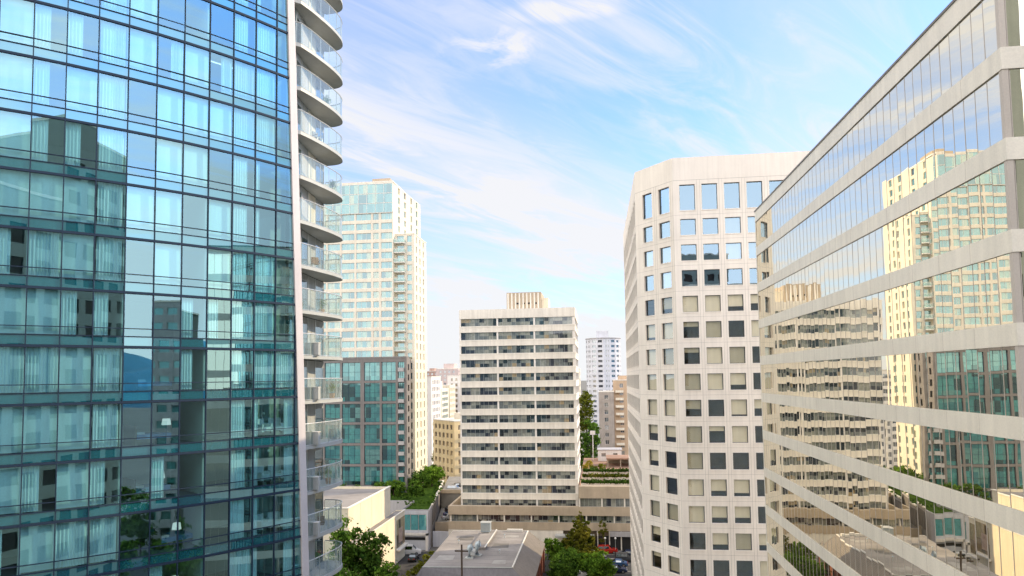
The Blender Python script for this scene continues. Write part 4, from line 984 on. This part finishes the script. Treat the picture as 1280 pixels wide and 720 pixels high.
# ------------------------------------------------------------------ trees and planting
def leaves(blobs, n, size, seed, squash=1., clump=.42):
    rnd = random.Random(seed); m = MB(); tot = sum(b[3]*b[4]*b[5] for b in blobs)**1
    for cx, cy, cz, rx, ry, rz in blobs:
        k = int(n*rx*ry*rz/tot); nc = max(6, k//45)
        for c in range(nc):
            d = Vector((rnd.gauss(0, 1), rnd.gauss(0, 1), rnd.gauss(0, 1))).normalized()*(rnd.random()**.33)*rnd.uniform(.75, 1.08)
            q = Vector((cx+d.x*rx, cy+d.y*ry, cz+d.z*rz)); cr = clump*min(rx, ry, rz)*rnd.uniform(.5, 1.1)
            for j in range(k//nc):
                e = Vector((rnd.gauss(0, 1), rnd.gauss(0, 1), rnd.gauss(0, .7)))*cr*.55; p = q+e
                nn_ = (e.normalized()+Vector((rnd.gauss(0, .6), rnd.gauss(0, .6), rnd.gauss(0, .6)+.3))).normalized(); a = nn_.orthogonal().normalized(); b = nn_.cross(a)
                an = rnd.random()*6.28; a, b = a*math.cos(an)+b*math.sin(an), b*math.cos(an)-a*math.sin(an); s = size*rnd.uniform(.6, 1.3)
                m.face([p-a*s, p-b*s*.6, p+a*s, p+b*s*.6])
    return m
def tree(label, loc, h, blobs, n, size, mt, seed, group, name='leafy_tree', trunk=.25):
    """blobs in metres relative to the foot of the trunk"""
    t = thing(name, label, 'tree', loc, 0, group); rnd = random.Random(seed)
    leaves(blobs, n, size, seed).build('crown', mt, t, off=(0, 0, 0))
    m = MB(); top = max(b[2] for b in blobs)
    m.tube([(0, 0, 0), (.05, .03, top*.35), (-.08, .05, top*.7), (0, 0, top)], [trunk, trunk*.8, trunk*.5, trunk*.15], 8)
    for b in blobs:
        for j in range(3):
            z = top*rnd.uniform(.3, .6); e = Vector((b[0]+rnd.gauss(0, .5)*b[3], b[1]+rnd.gauss(0, .5)*b[4], b[2]+rnd.uniform(-.2, .5)*b[5])); s_ = Vector((0, 0, z))
            m.tube([s_, s_.lerp(e, .5)+Vector((0, 0, .15)), e], [trunk*.4, trunk*.25, trunk*.08], 5)
    m.build('trunk', M['bark'], t, off=(0, 0, 0)); return t
def blobs_round(r, h, seed, n=6, low=.35):
    rnd = random.Random(seed); out = [(0, 0, h*(1+low)/2, r*.8, r*.8, h*(1-low)/2)]
    for i in range(n):
        a = 6.28*i/n+rnd.random(); z = h*(low+.12+rnd.random()*(.8-low)); q = r*rnd.uniform(.45, .65)
        out.append((math.cos(a)*q, math.sin(a)*q, z, r*.55, r*.55, r*rnd.uniform(.4, .6)))
    return out
G1 = 'trees beside the cream halls'
tree('tallest dark green tree beside the rounded balconies', (-40.6, 116, 0), 15, blobs_round(3.9, 15.2, 1, 8, .15), 6500, .30, M['leaf_dark'], 1, G1, trunk=.3)
tree('mid green tree in front of the lower cream hall wall', (-36.6, 113, 0), 9.6, blobs_round(3.1, 9.6, 2, 7, .1), 5200, .28, M['leaf'], 2, G1)
tree('green tree at the bottom edge below the rounded balconies', (-39.0, 104, 0), 10, blobs_round(3.6, 11.0, 3, 7, .1), 5000, .28, M['leaf_dark'], 3, G1)
tree('pale green tree seen through the balcony glass', (-43.6, 113, 0), 16, blobs_round(2.6, 17.2, 4, 6, .3), 3800, .26, M['leaf'], 4, G1)
G2 = 'trees round the parking lot'
cone = [(.25*math.sin(i*2.1), .25*math.cos(i*1.7), 1.6+i*1.02, 4.5*(1-(i/10)**1.5), 4.5*(1-(i/10)**1.5), 1.0) for i in range(10)]
tree('tall golden green conical tree in front of the podium', (-4.4, 150, 0), 11, cone, 19000, .21, M['leaf_cone'], 5, G2, 'conical_tree')
for lab, x, y, r, h, mt, sd in (('broad dark green tree at the foot of the conical tree', -6.6, 143.5, 3.0, 4.3, 'leaf_dark', 6), ('light green tree beside the brick wall of the grey roofed building', -9.9, 150.5, 2.3, 5.2, 'leaf', 7),
        ('mid green tree between the conical tree and the parked blue cars', -2.0, 142.4, 2.7, 3.9, 'leaf', 8), ('dark green tree nearest the bottom edge of the parking lot', -7.5, 136.0, 2.9, 4.6, 'leaf_dark', 9),
        ('small green tree at the bottom edge beside the blue cars', .2, 138.5, 2.3, 4.2, 'leaf', 10)):
    tree(lab, (x, y, 0), h, blobs_round(r*1.15, h, sd, 8, .12), 5200, .22, M[mt], sd, G2)
tree('slender young street tree against the podium wall', (.4, 160.4, .1), 7, [(0, 0, 4.6, 1.0, 1.0, 2.6)], 900, .16, M['leaf_cone'], 11, G2, trunk=.09)
G3 = 'trees planted on the annex roof'
for lab, x, y, r, h, sd, mt in (('largest dark tree on the annex roof, nearest the slab', -48.8, 198, 3.9, 5.6, 12, 'leaf'), ('dark tree in the middle of the annex roof', -52.0, 190, 3.8, 4.6, 13, 'leaf_dark'), ('dark tree at the left of the annex roof', -55.8, 183, 3.3, 3.6, 14, 'leaf_dark'), ('low dark tree at the near end of the annex roof', -49.5, 183.5, 2.6, 2.8, 15, 'leaf_dark'), ('far dark tree on the annex roof corner', -51.5, 203.5, 3.2, 5.2, 16, 'leaf')):
    tree(lab, (x, y, 8.8), h, blobs_round(r, h, sd, 7, .05), 4200, .24, M[mt], sd, G3)
m = leaves([(-41.6-i*1.02, 169+i*6.3, 9.6, 1.0, 3.4, .8) for i in range(6)]+[(-46.5, 169, 9.4, 4.5, 2.5, .5), (-52, 177, 9.4, 6, 4, .5)], 5200, .17, 33)
o = m.build('roof_shrubs', M['leaf_dark']); o['kind'] = 'stuff'; tag(o, 'low dark green planting trailing over the annex roof edge', 'shrubs')
G4 = 'trees behind the cream halls'
for lab, x, h, sd in (('small dark tree left of the others behind the taller hall', -69.8, 12.6, 17), ('small dark tree in the middle behind the taller hall', -64.5, 12.4, 18), ('small dark tree on the right behind the taller hall', -59.3, 13.2, 19)):
    tree(lab, (x, 180, 0), h, blobs_round(2.2, h, sd, 5, .5), 1800, .22, M['leaf_dark'], sd, G4)
G5 = 'tall trees beyond the podium'
tree('tall tree with a sunlit yellow crown right of the slab', (-4.6, 262, 0), 35, [(0, 0, 30, 2.8, 2.8, 5), (-.6, 0, 24, 3.2, 3, 4), (.6, 0, 33, 1.6, 1.6, 2.2)], 3800, .4, M['leaf_gold'], 20, G5)  # yellow leaf colour carries the sunlight, dark trees below carry the shade
tree('dark tall tree below the sunlit yellow crown', (-3.2, 256, 0), 26, blobs_round(4.2, 26.5, 21, 9, .2), 4200, .42, M['leaf_dark'], 21, G5)
tree('dark tree beside the grey apartment wing', (-7.6, 259, 0), 24, blobs_round(3.4, 23, 22, 7, .2), 3000, .4, M['leaf_dark'], 22, G5)
G6 = 'trees in the left gap'
for lab, x, y, h, sd, mt in (('distant dark tree below the teal windowed block', -73.5, 300, 23.5, 23, 'leaf_dark'), ('distant green tree lower in the left gap', -68, 285, 15, 24, 'leaf'), ('distant yellow green tree beside the yellow block', -61, 262, 13, 25, 'leaf_gold'), ('distant dark tree at the foot of the cream tower', -56.5, 240, 12, 26, 'leaf_dark')):
    tree(lab, (x, y, 0), h, blobs_round(4.2, h, sd, 7, .2), 2400, .4, M[mt], sd, G6)
hd = leaves([(-37.6+i*.06, 117+i*3.1, 1.5, .95, 2.0, 1.45) for i in range(11)], 7000, .15, 40)
o = hd.build('hedge', M['leaf_gold']); tag(o, 'long yellow green hedge along the alley beside the grey roof', 'hedge')
for i, (lab, x, y) in enumerate((('yellow flowering shrub at the left of the podium roof garden', -3.7, 193), ('golden shrub right of the yellow flowering one on the podium roof', -1.6, 190), ('yellow shrub farthest back on the podium roof', -2.9, 200), ('small golden shrub in the middle of the podium roof', .6, 194))):
    t = thing('shrub', lab, 'shrub', (x, y, 14.3), 0, 'shrubs on the podium roof')
    leaves([(0, 0, .9, 1.2, 1.2, .95)], 900, .14, 60+i).build('foliage', M['flower'] if i % 2 == 0 else M['leaf_gold'], t, off=(0, 0, 0))
    m = MB(); m.tube([(0, 0, 0), (0, 0, .9)], .06, 6); m.build('stem', M['bark'], t, off=(0, 0, 0))

# ------------------------------------------------------------------ cars
def car(name, label, loc, rz, mt, kind='sedan', group='parked cars'):
    t = thing(name, label, 'car', loc, rz, group)
    if kind == 'sedan': L, W, st = 4.6, .88, [(-2.3, .62, .62), (-2.2, .84, .84), (-1.55, .93, .95), (-.95, .95, 1.40), (.25, .95, 1.43), (1.05, .92, .95), (2.05, .78, .79), (2.28, .55, .55)]
    elif kind == 'suv': L, W, st = 4.7, .93, [(-2.35, .7, .7), (-2.28, 1.0, 1.05), (-2.1, 1.05, 1.70), (-1.0, 1.06, 1.76), (.35, 1.06, 1.74), (1.1, 1.04, 1.08), (2.15, .95, .96), (2.33, .62, .62)]
    else: L, W, st = 5.2, .97, [(-2.6, .7, .7), (-2.57, 1.1, 1.9), (-2.2, 1.15, 2.08), (.6, 1.15, 2.08), (1.5, 1.12, 1.2), (1.9, 1.05, 1.08), (2.45, .9, .92), (2.6, .6, .6)]
    m = MB(); rings = []
    for x, zs, zt in st:
        cab = zt-zs > .2; wt_ = W*(.78 if cab else .94); k = 1 if abs(x) < L/2-.15 else .86
        rings.append([(x, -W*k*.96, .24), (x, -W*k, zs*.6), (x, -W*k*.97, zs), (x, -wt_*k, zt), (x, wt_*k, zt), (x, W*k*.97, zs), (x, W*k, zs*.6), (x, W*k*.96, .24)])
    for a, b in zip(rings[:-1], rings[1:]):
        for j in range(8): m.face([a[j], b[j], b[(j+1) % 8], a[(j+1) % 8]])
    m.face(rings[0][::-1]); m.face(rings[-1]); m.build('body', mt, t, off=(0, 0, 0))
    cabs = [i for i, s in enumerate(st) if s[2]-s[1] > .2]
    for sgn in (-1, 1):
        m = MB()
        def P(i, f, dx): x, zs, zt = st[i]; y = (W*.97*(1-f)+W*.78*f)*sgn; return (x+dx, y+sgn*.012, zs+(zt-zs)*f)
        for a, b in zip(cabs[:-1], cabs[1:]):
            q = [P(a, .12, .07), P(b, .12, -.05), P(b, .86, -.05), P(a, .86, .07)]; m.face(q if sgn < 0 else q[::-1])
        m.build('side_window', M['carglass'], t, off=(0, 0, 0))
    def screen(i, j, nm):
        (xa, za, ta), (xb, zb_, tb_) = st[i], st[j]; e = .015 if xb > xa else -.015
        m = MB(); f0, f1 = .12, .9
        def Q(f, s): w = W*.78+(W*.94-W*.78)*f; return (xa+(xb-xa)*f+e, s*w*.9, ta+(tb_-ta)*f+.02)
        m.face([Q(.1, -1), Q(.92, -1), Q(.92, 1), Q(.1, 1)]); m.build(nm, M['carglass'], t, off=(0, 0, 0))
    screen(cabs[-1], cabs[-1]+1, 'windscreen'); screen(cabs[0], cabs[0]-1, 'rear_window')
    for sx in (-1, 1):
        for sy in (-1, 1):
            x = sx*L*.30; m = MB(); m.tube([(x, sy*(W-.2), .33), (x, sy*(W+.01), .33)], .33, 16); w_ = m.build('wheel', M['rubber'], t, off=(0, 0, 0))
            m = MB(); m.tube([(x, sy*(W-.05), .33), (x, sy*(W+.025), .33)], .2, 12); m.build('rim', M['rim'], w_, off=(0, 0, 0))
    for sy in (-1, 1):
        m = MB(); m.box(L/2-.16, L/2-.03, sy*W*.62-.16, sy*W*.62+.16, .60, .74); m.build('headlight', M['steel'], t, off=(0, 0, 0))
        m = MB(); m.box(-L/2+.0, -L/2+.12, sy*W*.66-.13, sy*W*.66+.13, .68, .84); m.build('tail_light', M['redlight'], t, off=(0, 0, 0))
    return t
navy, blue, dkg, wht, slv, red, blk = paint('navy', (.02, .035, .09)), paint('blue', (.04, .10, .24)), paint('charcoal', (.06, .065, .075)), paint('white', (.8, .8, .8)), paint('silver', (.45, .47, .5)), paint('red', (.5, .03, .02)), paint('black', (.015, .015, .018))
GC = 'cars in the parking lot'
car('parked_car', 'dark blue car nearest the bottom edge beside the white block', (2.9, 144.6, .012), 0, navy, group=GC)
car('parked_car', 'blue car in the second row of the lot, beside the white block', (3.2, 149.2, .012), math.pi, blue, group=GC)
car('parked_car', 'charcoal car in the third row of the lot, beside the white block', (5.2, 153.4, .012), 0, dkg, 'suv', GC)
car('parked_car', 'navy car close to the pavement in the lot', (5.6, 157.0, .012), math.pi, navy, group=GC)
car('parked_car', 'white car beside the conical tree', (-1.2, 156.4, .012), 0, wht, group=GC)
car('parked_car', 'bright red car by the shop front', (1.4, 159.4, .13), 0, red, 'suv', GC)
car('parked_car', 'silver car half hidden by the trees of the lot', (-8.8, 147.0, .012), math.pi/2, slv, group=GC)
car('parked_car', 'white car at the bottom edge among the trees', (-4.6, 140.0, .012), .3, wht, 'sedan', GC)
car('delivery_van', 'white van with dark windows in front of the garage portal', (-43.7, 155.8, .014), .2, wht, 'van', 'vehicles in the alley')
car('parked_car', 'dark car behind the hedge in the alley', (-41.5, 151.0, .014), 1.6, blk, 'sedan', 'vehicles in the alley')
GD = 'cars on the parking deck'
car('parked_car', 'silver car on the lower parking deck', (-38.4, 175.5, 4.0), .5, slv, group=GD)
car('parked_car', 'blue car on the lower parking deck', (-39.0, 180.0, 4.0), .5, blue, group=GD)
car('parked_car', 'black car at the back of the lower parking deck', (-39.6, 185.0, 4.0), .5, blk, 'suv', GD)
car('parked_car', 'grey pick-up sized car at the front of the upper parking deck', (-41.2, 194.6, 8.0), 0, slv, 'suv', GD)
car('parked_car', 'dark car behind the grey one on the upper parking deck', (-41.5, 201, 8.0), .2, dkg, 'sedan', GD)

# street trees round the corner, which only the curved glass shows
rnd_ = random.Random(77); T0 = None
for i in range(12):
    x, y = 36+rnd_.random()*85, rnd_.uniform(-6, 21) if i % 2 else rnd_.uniform(-55, -12)
    if 84 < x < 116 and -26 < y < -3: y += 28
    if x < 41 and y < -4: x += 12
    lab = 'leafy street tree round the corner, seen only reflected in the curved glass'
    if T0 is None: T0 = tree(lab, (x, y, 0), 12, blobs_round(5.5, 14, 90, 8, .2), 3200, .5, M['leaf_dark'], 90, 'trees seen only as reflections')
    else: dup(T0, (x, y, 0), i*1.3, lab)
mb = MB(); mb.box(34, 420, -70, 26.5, -.015, .003); struct('side_street', mb, M['asphalt'])
# street lamps with white globes
for i, (x, lab) in enumerate(((-1.8, 'left one of the globe street lamps by the podium'), (.9, 'middle one of the globe street lamps by the podium'), (3.2, 'right one of the globe street lamps by the podium'))):
    if i == 0:
        SL = thing('street_lamp', lab, 'street lamp', (x, 158.9, .13), 0, 'globe lamps on the pavement')
        m = MB(); m.lathe([(0, 0), (.14, 0), (.12, .3), (.05, .4), (.04, 3.2), (0, 3.2)], 10); m.build('post', M['slabedge'], SL, off=(0, 0, 0))
        m = MB(); m.lathe([(0, 3.2), (.15, 3.24), (.24, 3.4), (.24, 3.5), (.15, 3.66), (0, 3.7)], 12); m.smooth = True; m.build('globe', M['lampglass'], SL, off=(0, 0, 0))
    else: dup(SL, (x, 158.9, .13), 0, lab)
t = thing('roof_sign_mast', 'white mast with a small white board behind the podium garden', 'mast', (-1.9, 216, 14.3))
m = MB(); m.tube([(-1.9, 216, 14.3), (-1.9, 216, 22.6)], .12, 8); m.build('pole', M['white'], t); m = MB(); m.box(-2.7, -1.1, 215.85, 216.15, 22.2, 23.4); m.build('board', M['white'], t)

# ------------------------------------------------------------------ sky and sun
SA, SE = R(-25), R(27)
sv = Vector((math.cos(SE)*math.cos(SA), -math.cos(SE)*math.sin(SA), math.sin(SE)))
ld = bpy.data.lights.new('sun', 'SUN'); ld.energy = 5.0; ld.angle = R(.5); ld.color = (1, .79, .50)
lo = bpy.data.objects.new('sun', ld); C.objects.link(lo); lo.rotation_euler = (-sv).to_track_quat('-Z', 'Y').to_euler(); lo.location = (60, -20, 120)
w = bpy.data.worlds.new('World'); scene.world = w; w.use_nodes = True; nt = w.node_tree; nt.nodes.clear(); L = nt.links.new
STR = .15
out = nt.nodes.new('ShaderNodeOutputWorld'); bg = N(nt, 'Background', Strength=STR); L(bg.outputs[0], out.inputs[0])
sky = nt.nodes.new('ShaderNodeTexSky'); sky.sky_type = 'NISHITA'; sky.sun_disc = False; sky.sun_elevation = SE; sky.sun_rotation = R(90)+SA; sky.altitude = 30; sky.air_density = 1.; sky.dust_density = .6; sky.ozone_density = 2.
tc = N(nt, 'TexCoord'); sp = N(nt, 'SeparateXYZ'); L(tc.outputs['Generated'], sp.inputs[0])
def MA(op, a, b=None, c=None):
    n = N(nt, 'Math', _operation=op)
    for i, v in enumerate((a, b, c)):
        if v is None: continue
        if isinstance(v, (int, float)): n.inputs[i].default_value = v
        else: L(v, n.inputs[i])
    return n.outputs[0]
z = MA('MAXIMUM', sp.outputs[2], 0.); den = MA('ADD', z, .16)
cb_ = N(nt, 'CombineXYZ'); L(MA('DIVIDE', sp.outputs[0], den), cb_.inputs[0]); L(MA('DIVIDE', sp.outputs[1], den), cb_.inputs[1])
def cloudnoise(rot, sc, scale, detail, rough, dist, seed):
    mp = N(nt, 'Mapping', _vector_type='TEXTURE'); mp.inputs['Rotation'].default_value = (0, 0, R(rot)); mp.inputs['Scale'].default_value = tuple(1/q for q in sc); mp.inputs['Location'].default_value = (seed, seed*.37, seed*.11); L(cb_.outputs[0], mp.inputs['Vector'])
    n = N(nt, 'TexNoise', Scale=scale, Detail=detail, Roughness=rough, Distortion=dist); L(mp.outputs[0], n.inputs['Vector']); return n.outputs[0]
def smooth(v, a, b):
    n = N(nt, 'MapRange', _interpolation_type='SMOOTHSTEP'); L(v, n.inputs['Value']); n.inputs['From Min'].default_value = a; n.inputs['From Max'].default_value = b; return n.outputs[0]
big = cloudnoise(56, (.5, 1.2, 1), 1.0, 9., .58, .5, 4.3)
fine = cloudnoise(48, (.55, 2.3, 1), 3.0, 9., .64, .9, 1.7)
puff = cloudnoise(0, (1, 1, 1), 9., 4., .6, .4, 7.1)
c1 = smooth(big, .38, .62); c2 = smooth(fine, .45, .72); c3 = smooth(puff, .5, .72)
qx, qy = MA('DIVIDE', sp.outputs[0], den), MA('DIVIDE', sp.outputs[1], den)
wob = MA('ADD', MA('MULTIPLY', MA('SUBTRACT', big, .5), .9), MA('MULTIPLY', MA('SUBTRACT', fine, .5), .55))
def bank(px, py, nx, ny, wd, soft):
    v = MA('ADD', MA('MULTIPLY', MA('SUBTRACT', qx, px), nx), MA('MULTIPLY', MA('SUBTRACT', qy, py), ny))
    return smooth(MA('ABSOLUTE', MA('ADD', v, wob)), wd+soft, wd-soft)
def spot(px, py, rx, ry):
    a = MA('DIVIDE', MA('SUBTRACT', qx, px), rx); b = MA('DIVIDE', MA('SUBTRACT', qy, py), ry)
    return smooth(MA('ADD', MA('MULTIPLY', a, a), MA('MULTIPLY', b, b)), 1., 0.)
b1 = bank(-.40, 1.93, .85, -.53, .22, .34); b2 = bank(.58, 1.74, .74, -.67, .30, .42)
far = smooth(MA('ADD', MA('MULTIPLY', qx, qx), MA('MULTIPLY', MA('SUBTRACT', qy, 1.9), MA('SUBTRACT', qy, 1.9))), .8, 2.5)
gen = MA('ADD', MA('MULTIPLY', c1, MA('ADD', MA('MULTIPLY', far, .62), .18)), MA('MULTIPLY', c2, .22))
cl = MA('ADD', gen, MA('MULTIPLY', MA('ADD', MA('MULTIPLY', b1, .78), MA('MULTIPLY', b2, .52)), MA('ADD', MA('MULTIPLY', smooth(fine, .36, .62), .42), .58)))
cl = MA('ADD', cl, MA('MULTIPLY', MA('MULTIPLY', spot(-.22, 1.47, .15, .10), smooth(puff, .44, .66)), .50))
cl = MA('ADD', cl, MA('MULTIPLY', MA('MULTIPLY', spot(-.05, 1.36, .16, .05), smooth(fine, .38, .66)), .5))
cl = MA('ADD', cl, MA('MULTIPLY', smooth(z, .40, .02), .72))
hid = MA('SUBTRACT', MA('MULTIPLY', qx, -1.), MA('MULTIPLY', qy, .50))
cl = MA('ADD', cl, MA('MULTIPLY', smooth(MA('ADD', hid, wob), -.1, .6), .55)); cl = MA('ADD', cl, MA('MULTIPLY', smooth(MA('ADD', MA('MULTIPLY', qy, -1.), wob), -.4, .7), .42)); cl = MA('ADD', cl, .03)
cl = MA('MINIMUM', cl, 1.); cl = MA('MULTIPLY', cl, .97)
vm = N(nt, 'VectorMath', _operation='MULTIPLY'); L(sky.outputs[0], vm.inputs[0]); vm.inputs[1].default_value = (.98, 1.62, 2.4)
mx = N(nt, 'Mix', _data_type='RGBA'); L(cl, mx.inputs['Factor']); L(vm.outputs[0], mx.inputs['A']); mx.inputs['B'].default_value = (.93/STR, .925/STR, .94/STR, 1)
# warm glow added to the sky behind the viewpoint, to light shaded fronts
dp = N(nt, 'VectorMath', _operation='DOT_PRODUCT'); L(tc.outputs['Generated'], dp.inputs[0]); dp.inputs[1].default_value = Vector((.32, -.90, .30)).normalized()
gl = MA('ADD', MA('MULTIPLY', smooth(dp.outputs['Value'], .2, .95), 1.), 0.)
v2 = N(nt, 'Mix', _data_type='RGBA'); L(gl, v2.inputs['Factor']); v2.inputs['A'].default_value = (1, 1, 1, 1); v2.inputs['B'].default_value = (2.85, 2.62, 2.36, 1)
d2 = N(nt, 'VectorMath', _operation='DOT_PRODUCT'); L(tc.outputs['Generated'], d2.inputs[0]); d2.inputs[1].default_value = Vector((-1, -.3, .3)).normalized()  # second glow added toward the left, brightening the right block's beige bands
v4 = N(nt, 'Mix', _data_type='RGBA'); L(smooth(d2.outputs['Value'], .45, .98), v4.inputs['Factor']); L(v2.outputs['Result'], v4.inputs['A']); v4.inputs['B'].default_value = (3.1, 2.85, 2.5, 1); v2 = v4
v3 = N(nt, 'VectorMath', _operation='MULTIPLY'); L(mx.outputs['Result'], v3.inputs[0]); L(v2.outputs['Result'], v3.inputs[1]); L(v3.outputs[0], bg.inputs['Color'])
